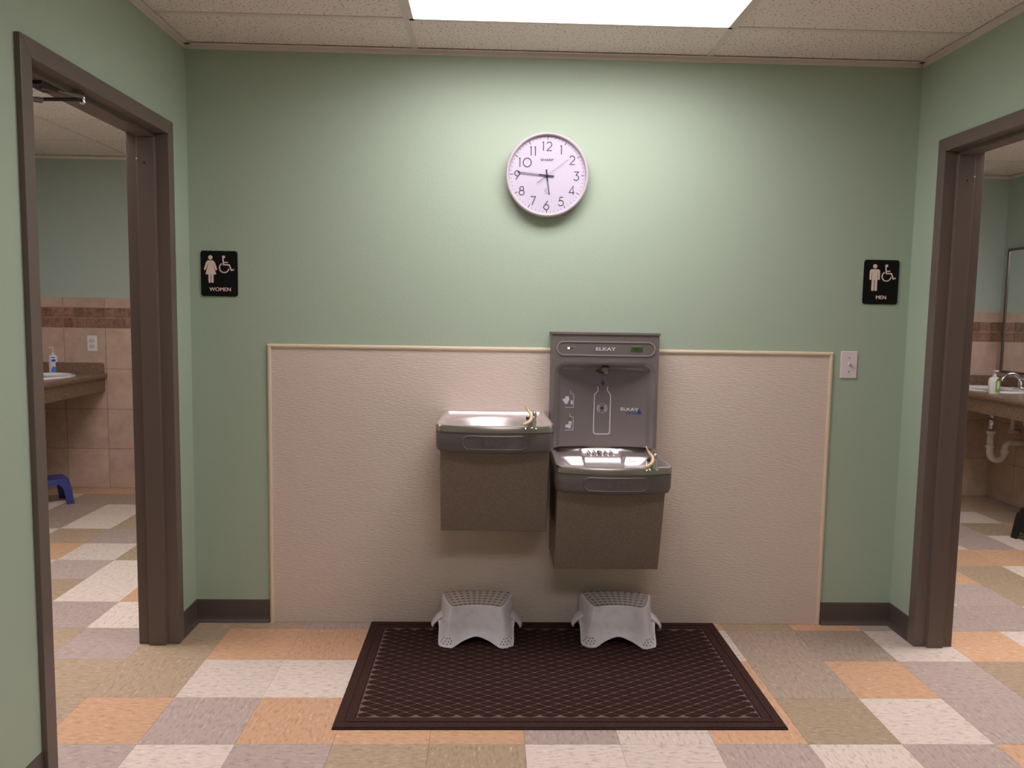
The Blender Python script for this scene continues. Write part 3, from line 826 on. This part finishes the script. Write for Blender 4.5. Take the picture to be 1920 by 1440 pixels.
# ================================================================== RESTROOM SIGNS
def sign(name, cx, cz, woman, label):
    W_, H_ = .1525, .189
    t = thing(name, (cx, YB, cz-H_/2), label, 'sign')
    MB().plate(rrect(cx-W_/2, cx+W_/2, cz-H_/2, cz+H_/2, .011), YB, .005).build('plate', 'sign_black', t, bevel=.001)
    y0 = YB-.005
    # figure : coordinates in fractions of plate (0..1 from left, 0..1 from top)
    X = lambda a: cx-W_/2+a*W_
    Z = lambda b: cz+H_/2-b*H_
    f = MB()
    def poly(pts): f.plate([(X(a), Z(b)) for a, b in pts], y0+.0002, .0012)
    if woman:
        f.plate(circle(X(.268), Z(.148), .0092, 20), y0+.0002, .0012)
        poly([(.195, .212), (.34, .212), (.392, .262), (.445, .405), (.435, .425), (.405, .425), (.345, .283), (.338, .283), (.420, .520), (.345, .520), (.345, .690), (.330, .705), (.300, .705), (.285, .690), (.285, .520),
              (.268, .520), (.268, .690), (.253, .705), (.223, .705), (.208, .690), (.208, .520), (.130, .520), (.205, .283), (.198, .283), (.130, .425), (.098, .425), (.090, .405), (.145, .262)])
    else:
        f.plate(circle(X(.305), Z(.146), .0092, 20), y0+.0002, .0012)
        poly([(.20, .212), (.41, .212), (.45, .245), (.455, .29), (.455, .43), (.44, .452), (.41, .452), (.400, .435), (.400, .29), (.388, .29), (.388, .685), (.370, .702), (.338, .702), (.318, .685), (.318, .455),
              (.298, .455), (.298, .685), (.278, .702), (.246, .702), (.228, .685), (.228, .29), (.216, .29), (.216, .435), (.204, .452), (.176, .452), (.160, .435), (.160, .29), (.165, .245)])
    f.build('figure_symbol', 'sign_cream', t)
    ws = MB(); wo = .0 if woman else .005
    S = lambda a, b: (X(a+wo), Z(b))
    ws.plate(circle(*S(.628, .133), .0062, 16), y0+.0002, .0018)
    ws.stroke([S(.605, .13), S(.625, .305), S(.775, .305), S(.835, .425), S(.905, .405)], .0052, y0, .0010)
    ws.stroke([S(.62, .252), S(.742, .252)], .0046, y0, .0007)
    c = S(.64, .372)
    ws.stroke(circle(c[0], c[1], .0195, 22, PI*.66, PI*1.95, False), .0046, y0, .0013)
    ws.build('wheelchair_symbol', 'sign_cream', t)
    tx = MB()
    for k_ in range(3): add_text(tx, 'WOMEN' if woman else 'MEN', .0225, X(.52)+(k_-1)*.0007, Z(.845), y0, 1.02, 0, .0009+.00015*k_)
    tx.build('lettering', 'sign_cream', t)
p1 = at_y(411, 513, YB-.005); p2 = at_y(1652, 529, YB-.005)
sign('restroom_sign', p1.x, p1.z, True, 'black women restroom sign with cream figure and wheelchair symbol')
sign('restroom_sign', p2.x, p2.z, False, 'black men restroom sign with cream figure and wheelchair symbol')

# ================================================================== LIGHT SWITCH
c = at_y(1591.5, 684, YB-.004)
t = thing('light_switch', (c.x, YB, c.z-.058), 'white toggle light switch plate right of the beige wall panel', 'switch')
MB().plate(rrect(c.x-.036, c.x+.036, c.z-.0585, c.z+.0585, .003), YB, .006).build('plate', 'white_plastic', t, bevel=.0025)
tg = MB().plate(rrect(c.x-.0055, c.x+.0055, c.z-.012, c.z+.012, .001), YB-.006, .0005).build('toggle_slot', 'white_plastic', t)
MB().prism([(0, -.004), (0, .008), (-.014, .013), (-.015, .006)], lambda d, z: (c.x-.0045, YB-.006+d, c.z+z), lambda d, z: (c.x+.0045, YB-.006+d, c.z+z)).build('toggle', 'white_plastic', tg, bevel=.001)
for dz in (-.030, .030):
    MB().lathe([(.0005, .006), (.003, .006), (.0028, .0072), (.0005, .0074)], 12, lambda x, y, h: (c.x+x, YB-h, c.z+dz+y)).build('screw_or_hole', 'clock_side', t)

# ================================================================== FLOOR MAT
MX0, MX1, MY0, MY1 = .590, 2.100, -.828, .066
t = thing('floor_mat', ((MX0+MX1)/2, (MY0+MY1)/2, 0), 'dark brown rubber-backed floor mat with raised diamond pattern', 'mat')
zb = .006
MB().box(MX0, MX1, MY0, MY1, .0, zb).build('mat_base', 'mat_rubber', t, bevel=.002)
mb = MB()
for ins, wd, hh in ((.004, .030, .0030), (.040, .026, .0030)):
    a, b, c_, d = MX0+ins, MX1-ins, MY0+ins, MY1-ins
    mb.box(a, b, c_, c_+wd, zb-.001, zb+hh); mb.box(a, b, d-wd, d, zb-.001, zb+hh)
    mb.box(a, a+wd, c_+wd, d-wd, zb-.001, zb+hh); mb.box(b-wd, b, c_+wd, d-wd, zb-.001, zb+hh)
mb.build('border_ridge', 'mat_rubber', t, bevel=.0012)
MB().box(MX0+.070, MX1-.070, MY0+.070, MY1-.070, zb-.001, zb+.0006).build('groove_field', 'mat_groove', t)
pads = MB()
ax0, ax1, ay0, ay1 = MX0+.072, MX1-.072, MY0+.072, MY1-.072
pxp, pyp = .0700, .0400
j = 0; y = ay0+.012
while y < ay1-.006:
    x = ax0+.02+(pxp/2 if j % 2 else 0)
    while x < ax1-.012:
        n = 16; a, b = .0312, .0173
        out = []; top = []
        for k in range(n):
            q = 2*PI*k/n; cx_, sy = math.cos(q), math.sin(q)
            # pointed lens
            X_ = math.copysign(abs(cx_)**1.85, cx_)*a; Y_ = math.copysign(abs(sy)**1.85, sy)*b
            out.append((min(max(x+X_, ax0), ax1), min(max(y+Y_, ay0), ay1), zb-.0005)); top.append((min(max(x+X_*.95, ax0), ax1), min(max(y+Y_*.93, ay0), ay1), zb+.0020))
        pads.add(out+top, [tuple(range(n, 2*n))]+[(k, (k+1) % n, n+(k+1) % n, n+k) for k in range(n)])
        x += pxp
    y += pyp/2; j += 1
o = pads.build('raised_pads', 'mat_pad', t, recalc=False); o['kind'] = 'stuff'
MATZ = zb+.0020

# ================================================================== STEP STOOLS (grey-white)
def step_stool(loc, rz, label):
    t = thing('step_stool', loc, label, 'step stool', 'grey-white children step stools on the mat')
    t['_o'] = (0, 0, 0)
    half_top = [(0, -.128), (.055, -.134), (.098, -.151), (.116, -.128), (.130, -.085), (.141, -.040), (.148, -.002), (.146, .016), (.090, .038), (0, .047)]
    half_mid = [(0, -.150), (.055, -.157), (.108, -.174), (.128, -.152), (.142, -.100), (.152, -.045), (.155, .006), (.150, .028), (.090, .046), (0, .052)]
    half_bot = [(0, -.168, .034), (.050, -.180, .022), (.104, -.207, .000), (.147, -.184, .000), (.153, -.112, .050), (.164, -.052, .078), (.160, .004, .050), (.153, .046, .000), (.090, .055, .002), (0, .056, .045)]
    def full(h): return h + [(-p[0], *p[1:]) for p in h[-2:0:-1]]
    N = 7
    Z1 = .150
    top = catmull(full(half_top), N); mid = catmull(full(half_mid), N); bot = catmull(full(half_bot), N)
    n = len(top)
    ctr = (0, -.045)
    def inset(o, k, z): return [(ctr[0]+(p[0]-ctr[0])*k, ctr[1]+(p[1]-ctr[1])*k, z) for p in o]
    rings = [inset(top, .93, Z1-.0008), inset(top, .945, Z1), inset(top, .975, Z1-.0005), inset(top, 1.0, Z1-.005), inset(top, 1.012, Z1-.014)]
    for k in range(1, 6):
        s_ = k/6
        rings.append([((1-s_)*a[0]*1.012+s_*m_[0], (1-s_)*(ctr[1]+(a[1]-ctr[1])*1.012)+s_*m_[1], (Z1-.014)*(1-s_)+s_*max(.075, .0)) for a, m_ in zip(top, mid)])
    midz = .075
    r_mid = [(m_[0], m_[1], max(midz, b[2]+.012)) for m_, b in zip(mid, bot)]
    rings.append(r_mid)
    for k in range(1, 6):
        s_ = k/6
        e_ = s_**1.4
        rings.append([(m_[0]*(1-e_)+b[0]*e_, m_[1]*(1-e_)+b[1]*e_, m_[2]*(1-s_)+max(b[2], 0)*s_) for m_, b in zip(r_mid, bot)])
    rings.append([(b[0], b[1], max(b[2], 0)) for b in bot])
    rings.append([(b[0]*1.022, (b[1]+.045)*1.02-.045, max(b[2], 0)-.0) for b in bot])
    mb = MB()
    for r in rings: mb.v += r
    for r in range(len(rings)-1): mb.f += [(r*n+i, r*n+(i+1) % n, (r+1)*n+(i+1) % n, (r+1)*n+i) for i in range(n)]
    mb.f.append(tuple(range(n)))
    o = mb.build('body', 'stool_plastic', t, smooth=True, autos=60)
    if o.data.polygons[len(o.data.polygons)-1].normal.z < 0: o.data.flip_normals()
    s = o.modifiers.new('solid', 'SOLIDIFY'); s.thickness = .003; s.offset = -1
    tr = inset(top, .925, Z1-.0004)
    MB().add(tr+[(p[0], p[1], Z1+.0006) for p in tr], [tuple(range(n, 2*n))]+[(i, (i+1) % n, n+(i+1) % n, n+i) for i in range(n)]).build('tread_pad', 'stool_tread', t)
    ln = MB()
    ln.tube([(p[0], p[1], Z1+.0004) for p in inset(top, .932, 0)]+[(tr[0][0]*1, inset(top, .932, 0)[0][1], Z1+.0004)], .0010, 5).build('tread_seam', 'stool_grey', t)
    # arrow marks
    ar = MB()
    for i in range(6):
        v = i/5
        y0 = -.128+.150*v
        half = .086+.046*v
        for k in range(10):
            uu = -1+2*k/9
            x = uu*half; y = y0 + (.018*(1-uu*uu) if v < .9 else .010*(1-uu*uu)) - .006
            d = 1 if uu < 0 else -1
            L_, w_ = .0070, .0040
            pts = [(-L_, -w_*.5), (0, -w_*.5), (0, -w_*1.35), (L_, 0), (0, w_*1.35), (0, w_*.5), (-L_, w_*.5)]
            ar.prism([(x+d*p[0]*(1 if True else 1), y+p[1]) for p in pts], lambda a, b: (a, b, Z1+.0002), lambda a, b: (a, b, Z1+.0016))
    a_ = ar.build('arrow_marks', 'stool_grey', t); a_['kind'] = 'stuff'
    # rubber dots on the front feet : small spheres set on the flared corners
    dt = MB()
    from mathutils.bvhtree import BVHTree
    bv = BVHTree.FromPolygons([Vector(p) for p in mb.v], [f for f in mb.f if len(f) == 4])
    for sgn in (-1, 1):
        for (dx, z) in ((-.022, .013), (-.010, .011), (.004, .010), (.018, .013), (-.016, .021), (-.003, .020), (.010, .020), (.022, .023), (-.009, .030), (.003, .030), (.014, .031)):
            h = bv.ray_cast(Vector((sgn*.122+dx, -.4, z)), Vector((0, 1, 0)))
            if h[0] is None: continue
            p = h[0]; nrm = h[1] if h[1].y < 0 else -h[1]
            a = nrm.orthogonal().normalized(); b = nrm.cross(a)
            pts = [p+nrm*.0006+(a*math.cos(k*PI/4)+b*math.sin(k*PI/4))*.0029 for k in range(8)]
            dt.add(pts, [tuple(range(8))])
    d_ = dt.build('foot_dots', 'stool_dots', t, recalc=False); d_['kind'] = 'stuff'
    # side grips: lips curling out of the sides
    for sgn in (-1, 1):
        mb = MB()
        prof = [(.146, .092), (.156, .084), (.168, .074), (.178, .062), (.186, .050), (.191, .041), (.189, .036), (.184, .038)]
        nn = len(prof)
        def fn(u, v):
            k = min(int(v*(nn-1)), nn-2); f_ = v*(nn-1)-k
            x = prof[k][0]*(1-f_)+prof[k+1][0]*f_; z = prof[k][1]*(1-f_)+prof[k+1][1]*f_
            wdt = .040+.004*math.sin(v*PI)
            return (sgn*x*(1-.03*abs(2*u-1)**2), -.048+(u-.5)*2*wdt*(1-.25*v), z-.010*abs(2*u-1)**3*(1-v))
        mb.grid(12, 21, fn)
        go = mb.build('side_grip', 'stool_plastic', t, smooth=True)
        s = go.modifiers.new('solid', 'SOLIDIFY'); s.thickness = .004; s.offset = 0
    t.rotation_euler[2] = rz
    return t
step_stool((1.052, 0.0, MATZ), 0.0, 'grey-white plastic step stool in front of the higher drinking fountain')
step_stool((1.650, 0.002, MATZ), math.radians(-3.5), 'grey-white plastic step stool below the lower fountain and filling station')

# ================================================================== RESTROOM VANITIES
def vanity(side):
    """side=-1 women (counter on the -x wall), +1 men (mirrored)"""
    wx = (XWL+.008) if side < 0 else (XMR-.008)
    s = -side                                    # direction from the wall into the room
    X = lambda d: wx + s*d
    who = 'women' if side < 0 else 'men'
    y0, y1 = .95, YF-.009
    ct = thing('vanity_counter', (X(.28), (y0+y1)/2, .73), 'brown laminate vanity counter in the %s restroom' % who, 'counter')
    zt = .866; De = .545
    bull = [(0, zt), (De-.018, zt), (De-.006, zt-.004), (De, zt-.014), (De, zt-.026), (De-.006, zt-.036), (De-.018, zt-.040), (0, zt-.040)]
    cy_, cx_ = 2.22, .285
    MB().prism(bull, lambda d, z: (X(d), y0, z), lambda d, z: (X(d), y1, z)).build('countertop', 'laminate', ct)
    top_ = ct.children[0]; cut = MB().lathe([(.84, -.3), (.84, .3)], 48, lambda x, y, h: (X(cx_)+x*.212, cy_+y*.250, zt+h)).build('cut', 'laminate')
    cut.location = (-ct.location[0], -ct.location[1], -ct.location[2])
    cut.data.transform(Matrix.Translation(cut.location)); cut.location = ct.location
    md = top_.modifiers.new('b', 'BOOLEAN'); md.object = cut; md.operation = 'DIFFERENCE'
    dg = bpy.context.evaluated_depsgraph_get(); dg.update()
    nm_ = bpy.data.meshes.new_from_object(top_.evaluated_get(dg)); top_.modifiers.remove(md); top_.data = nm_
    bpy.data.objects.remove(cut)
    MB().box(X(De-.038), X(De-.020), y0, y1, .731, zt-.040).build('apron', 'laminate', ct)
    # splash along the end wall, corner clipped, and along the side wall
    sp = [(.018, zt), (De-.022, zt), (De-.022, zt+.062), (De-.034, zt+.075), (.030, zt+.075), (.018, zt+.066)]
    MB().prism(sp, lambda d, z: (X(d), YF-.008, z), lambda d, z: (X(d), YF-.026, z)).build('end_splash', 'laminate', ct)
    MB().box(X(0), X(.018), y0, y1-.02, zt, zt+.075).build('back_splash', 'laminate', ct)
    MB().box(X(.02), X(.05), y1-.04, y1, .69, .731).build('support_cleat', 'dark_metal', ct)
    # drop-in basin
    sk = thing('sink_basin', (X(cx_), cy_, zt), 'white oval drop-in sink in the %s restroom counter' % who, 'sink', 'white oval sinks')
    ax_, by_ = .212, .250
    prof = [(1.0, .0005), (1.0, .006), (.985, .011), (.95, .0135), (.90, .0125), (.865, .006), (.83, -.006), (.79, -.035), (.72, -.075), (.58, -.115), (.36, -.138), (.1, -.143)]
    MB().lathe(prof, 48, lambda x, y, h: (X(cx_)+x*ax_, cy_+y*by_, zt+h)).build('rim', 'porcelain', sk, smooth=True, autos=60)
    MB().lathe([(.002, 0), (.022, 0), (.021, .002), (.002, .002)], 20, lambda x, y, h: (X(cx_)+x, cy_+y, zt-.142+h)).build('drain_ring', 'chrome', sk)
    MB().lathe([(.80, -.041), (.78, -.07), (.66, -.12), (.4, -.15), (.1, -.158)], 40, lambda x, y, h: (X(cx_)+x*ax_, cy_+y*by_, zt+h)).build('bowl', 'porcelain', sk, smooth=True)
    # faucet on the wall side
    fx = .082
    fc = thing('faucet', (X(fx), cy_, zt), 'chrome faucet on the %s restroom sink' % who, 'faucet', 'chrome sink faucets')
    MB().box(X(fx-.024), X(fx+.024), cy_-.075, cy_+.075, zt+.004, zt+.022).build('base_plate', 'chrome', fc, bevel=.007, seg=3)
    MB().lathe([(.002, .018), (.024, .018), (.022, .05), (.018, .066), (.002, .07)], 20, lambda x, y, h: (X(fx)+x, cy_+y, zt+h)).build('column', 'chrome', fc, smooth=True, autos=50)
    pth = catmull([(fx, .050), (fx+.02, .092), (fx+.06, .118), (fx+.105, .112), (fx+.135, .085), (fx+.142, .066)], 5, False)
    MB().tube([(X(d), cy_, zt+z) for d, z in pth], .0135, 12).build('spout', 'chrome', fc, smooth=True)
    MB().tube([(X(fx), cy_, zt+.068), (X(fx-.01), cy_-.01, zt+.082), (X(fx-.02), cy_-.06, zt+.095)], [.009, .008, .006], 10).build('lever', 'chrome', fc, smooth=True)
    # drain below
    dr = thing('drain_pipe', (X(cx_), cy_, .36), 'white plastic trap and pipes under the %s restroom sink' % who, 'pipe', 'drain pipes under the sinks')
    px_ = .275
    MB().tube([(X(px_), cy_, zt-.155), (X(px_), cy_, .555)], .019, 14).build('tailpiece', 'chrome', dr, smooth=True)
    P = lambda d, z, yy=0: (X(d), cy_+yy, z)
    MB().lathe([(.002, .0), (.030, .0), (.030, .018), (.002, .018)], 18, lambda x, y, h: (X(px_)+x, cy_+y, .552+h)).build('slip_nut', 'pvc', dr, smooth=True, autos=40)
    MB().lathe([(.002, .0), (.030, .0), (.030, .018), (.002, .018)], 18, lambda x, y, h: (X(px_)+x, cy_+y, .450+h)).build('slip_nut', 'pvc', dr, smooth=True, autos=40)
    trap = [(px_, .560), (px_, .44)]
    trap += [(px_-.055+.055*math.cos(a), .415+.055*math.sin(-a)) for a in [PI*k/10 for k in range(11)]]
    trap += [(px_-.11, .46)] + [(px_-.11-.03+.03*math.cos(a), .455+.03*math.sin(a)) for a in [PI/2*k/4 for k in range(1, 5)]] + [(.0, .485)]
    MB().tube([P(d, z) for d, z in trap], .0225, 14).build('trap', 'pvc', dr, smooth=True)
    MB().lathe([(.002, -.012), (.031, -.012), (.031, .012), (.002, .012)], 18, lambda x, y, h: (X(px_-.11)+x, cy_+y, .425+h)).build('slip_nut', 'pvc', dr, smooth=True, autos=40)
    # supply lines and stops from the side wall
    for yy in (-.10, .10):
        MB().tube([P(.0, .555, yy), P(.075, .555, yy)], .017, 12).build('stop_valve', 'pvc', dr, smooth=True)
        MB().tube([P(.055, .560, yy), P(.075, .62, yy*.7), P(.085, .695, yy*.5)], .015, 10).build('supply_line', 'pvc', dr, smooth=True)
    return X, zt, cy_
Xw, ZT, SY = vanity(-1)
Xm, ZT, SY = vanity(1)

# soap bottles
p = at_z(100.5, 697.5, ZT+.001)
t = thing('soap_bottle', (p.x, p.y, ZT), 'white pump soap bottle with blue label on the women restroom counter', 'soap bottle')
bz = lambda x, y, h: (p.x+x*.95, p.y+y*.62, ZT+h)
MB().lathe([(.004, .0), (.033, .0), (.0345, .006), (.035, .06), (.033, .10), (.031, .118), (.026, .126), (.014, .130), (.004, .131)], 28, bz).build('bottle', 'soap_white', t, smooth=True, autos=60)
b2 = lambda x, y, h: (p.x+x, p.y+y, ZT+h)
pm = MB().lathe([(.002, .130), (.013, .130), (.013, .146), (.006, .150), (.0045, .178), (.002, .179)], 18, b2).build('pump', 'white_plastic', t, smooth=True, autos=40)
MB().tube([b2(.006, 0, .177), b2(-.010, -.002, .180), b2(-.026, -.004, .177), b2(-.030, -.004, .172)], [.006, .006, .0045, .004], 10).build('nozzle', 'white_plastic', pm, smooth=True)
def wrap(poly, R_, ry, y_):   # label marks bent round the bottle front
    return [(p.x+x, p.y-ry*math.sqrt(max(.02, 1-(x/R_)**2))-.0009, ZT+z) for x, z in poly]
for nm, poly, m in (('label_band', [(.000, .113), (.022, .113), (.024, .106), (-.001, .106)], 'label_blue'),
                    ('label_mark', catmull([(.000, .088), (.012, .098), (.024, .096), (.026, .084), (.014, .078), (.003, .080)], 4), 'label_blue'),
                    ('label_mark', catmull([(-.002, .004), (.002, .032), (.014, .044), (.026, .036), (.029, .004)], 4), 'label_sky')):
    MB().add(wrap(poly, .036, .0225, 0), [tuple(range(len(poly)))]).build(nm, m, t)
pg_ = at_z(1800+430*.14583, 670+466*.14583, ZT+.001)
t = thing('soap_bottle', (pg_.x, pg_.y, ZT), 'clear pump soap bottle with green label on the men restroom counter', 'soap bottle')
q = lambda x, y, h: (pg_.x+x, pg_.y+y*.6, ZT+h)
MB().lathe([(.004, .0), (.034, .0), (.0375, .006), (.040, .05), (.0405, .085), (.036, .104), (.024, .114), (.013, .118), (.004, .119)], 28, q).build('bottle', 'soap_clear', t, smooth=True, autos=60)
q2 = lambda x, y, h: (pg_.x+x, pg_.y+y, ZT+h)
pm = MB().lathe([(.002, .118), (.0125, .118), (.012, .134), (.006, .136), (.005, .150), (.002, .151)], 18, q2).build('pump', 'soap_clear', t, smooth=True, autos=40)
MB().box(pg_.x-.011, pg_.x+.012, pg_.y-.026, pg_.y+.008, ZT+.150, ZT+.161).build('nozzle', 'white_plastic', pm, bevel=.003)
def wrapg(poly): return [(pg_.x+x, pg_.y-.6*math.sqrt(max(1e-6, .0412**2-x*x))-.0015, ZT+z) for x, z in poly]
gl = [(-.004, .012), (-.006, .060), (-.004, .092), (.006, .104), (.018, .106), (.028, .098), (.033, .085), (.034, .050), (.030, .010)]
lb = MB().add(wrapg(gl), [tuple(range(len(gl)))]).build('label', 'label_green', t)
g2 = [(-.003, .093), (.006, .104), (.018, .106), (.028, .098), (.031, .091)]
MB().add([(x, y-.0006, z) for x, y, z in wrapg(g2)], [tuple(range(len(g2)))]).build('label_band', 'label_green_dark', lb)

# outlet on the women restroom tile
c = Vector(at_y(60+741*.15279, 560+548*.15279, YF-.012))
t = thing('outlet', (c.x, YF-.008, c.z-.058), 'white wall outlet with two round covers on brown tile', 'outlet')
yo = YF-.0085
MB().plate(rrect(c.x-.036, c.x+.036, c.z-.058, c.z+.058, .003), yo, .006).build('plate', 'white_plastic', t, bevel=.002)
for dz, rr_ in ((.019, .0175), (-.022, .0160)):
    MB().lathe([(.001, 0), (rr_, 0), (rr_*.95, .004), (rr_*.6, .006), (.001, .006)], 24, lambda x, y, h: (c.x-.004+x*1.12, yo-.006-h, c.z+dz+y)).build('safety_cover', 'cover_grey', t, smooth=True, autos=40)

# mirror in the men restroom
ma = at_x(1897, 467, XMR-.02); mbm = at_x(1879, 696, XMR-.02)
t = thing('wall_mirror', (XMR-.008, (ma.y+1.6)/2, mbm.z), 'metal-framed wall mirror above the men restroom counter', 'mirror')
my1, my0, mz0, mz1 = 2.575, 1.66, .972, 1.895
MB().box(XMR-.016, XMR-.0085, my0+.004, my1-.004, mz0+.004, mz1-.004).build('mirror_glass', 'mirror_glass', t)
fr = MB(); fw = .016
fr.box(XMR-.024, XMR-.0085, my0, my1, mz0, mz0+fw); fr.box(XMR-.024, XMR-.0085, my0, my1, mz1-fw, mz1)
fr.box(XMR-.024, XMR-.0085, my0, my0+fw, mz0+fw, mz1-fw); fr.box(XMR-.024, XMR-.0085, my1-fw, my1, mz0+fw, mz1-fw)
fr.build('frame', 'mirror_frame', t, bevel=.002)

# ================================================================== OTHER STOOLS
def leg_stool(name, loc, rz, L_, D_, H_, m, label, cutouts):
    """moulded stool: slab top with rounded edge, four splayed tapered legs joined by arched aprons"""
    t = thing(name, loc, label, 'step stool'); t['_o'] = (0, 0, 0)
    th = .018
    def ring(a, b, z, r=.022): return [(x, y, z) for x, y in rrect(-a, a, -b, b, r, 4)]
    a, b = L_/2, D_/2
    rs = [ring(a-.012, b-.012, H_, .02), ring(a-.004, b-.004, H_-.003, .022), ring(a, b, H_-.012, .024), ring(a+.003, b+.003, H_-.040, .024)]
    n = len(rs[0]); mb = MB()
    for r in rs: mb.v += r
    for k in range(len(rs)-1): mb.f += [(k*n+i, k*n+(i+1) % n, (k+1)*n+(i+1) % n, (k+1)*n+i) for i in range(n)]
    mb.f.append(tuple(range(n))); mb.f.append(tuple((len(rs)-1)*n+i for i in range(n)))
    mb.build('seat', m, t, smooth=True, autos=45)
    sp = .020
    for sx in (-1, 1):
        for sy in (-1, 1):
            lg = MB()
            xo0, yo0 = sx*(a+.002), sy*(b+.002); xo1, yo1 = sx*(a+sp), sy*(b+sp)
            w0, w1 = .075, .045
            for (zz, xo, yo, wd) in ((H_-.034, xo0, yo0, w0), (H_*.60, xo0*.6+xo1*.4, yo0*.6+yo1*.4, w1+.006), (0, xo1, yo1, w1)):
                q_ = .012
                lg.v += [(xo, yo, zz), (xo-sx*wd, yo, zz), (xo-sx*wd, yo-sy*q_, zz), (xo-sx*q_, yo-sy*q_, zz), (xo-sx*q_, yo-sy*wd, zz), (xo, yo-sy*wd, zz)]
            for k in range(2): lg.f += [(k*6+i, k*6+(i+1) % 6, (k+1)*6+(i+1) % 6, (k+1)*6+i) for i in range(6)]
            lg.f += [tuple(range(6)), tuple(range(12, 18))]
            lg.build('leg', m, t, bevel=.003)
    if cutouts:
        for sy in (-1, 1):   # front and back panels with a round grip hole between the legs
            hole = circle(0, H_*.56, .038, 24)
            def edge(p):
                dx, dz = p[0], p[1]-H_*.56; X0, Z1_, Z0_ = a-.01, H_-.03, .045
                k = min(X0/abs(dx) if abs(dx) > 1e-6 else 1e9, (Z1_-H_*.56)/dz if dz > 1e-6 else 1e9, (Z0_-H_*.56)/dz if dz < -1e-6 else 1e9)
                return dx*k, H_*.56+dz*k
            yy = lambda z: sy*(b+.002+(H_-z)/H_*sp-.004)
            ar = MB(); n_ = len(hole)
            ar.v += [(x, yy(z), z) for x, z in hole]+[(x, yy(z), z) for x, z in map(edge, hole)]
            ar.f += [(k, (k+1) % n_, n_+(k+1) % n_, n_+k) for k in range(n_)]
            o = ar.build('grip_panel', m, t); s = o.modifiers.new('s', 'SOLIDIFY'); s.thickness = .006; s.offset = 0
        for sx in (-1, 1):
            ar = MB().add([(sx*(a-.002), -b+.02, H_-.03), (sx*(a-.002), b-.02, H_-.03), (sx*(a+sp*.7-.004), b, .05), (sx*(a+sp*.7-.004), -b, .05)], [(0, 1, 2, 3)])
            o = ar.build('end_panel', m, t); s = o.modifiers.new('s', 'SOLIDIFY'); s.thickness = .006; s.offset = 0
    t.rotation_euler[2] = rz
    return t
leg_stool('step_stool', (-1.955, 2.12, 0), math.radians(40), .300, .19, .180, 'stool_blue', 'navy blue plastic step stool under the women restroom counter', False)
leg_stool('step_stool', (4.575, 1.40, 0), math.radians(10), .28, .20, .200, 'stool_black', 'black plastic step stool under the men restroom counter', True)

for o in bpy.data.objects:
    if '_o' in o: del o['_o']
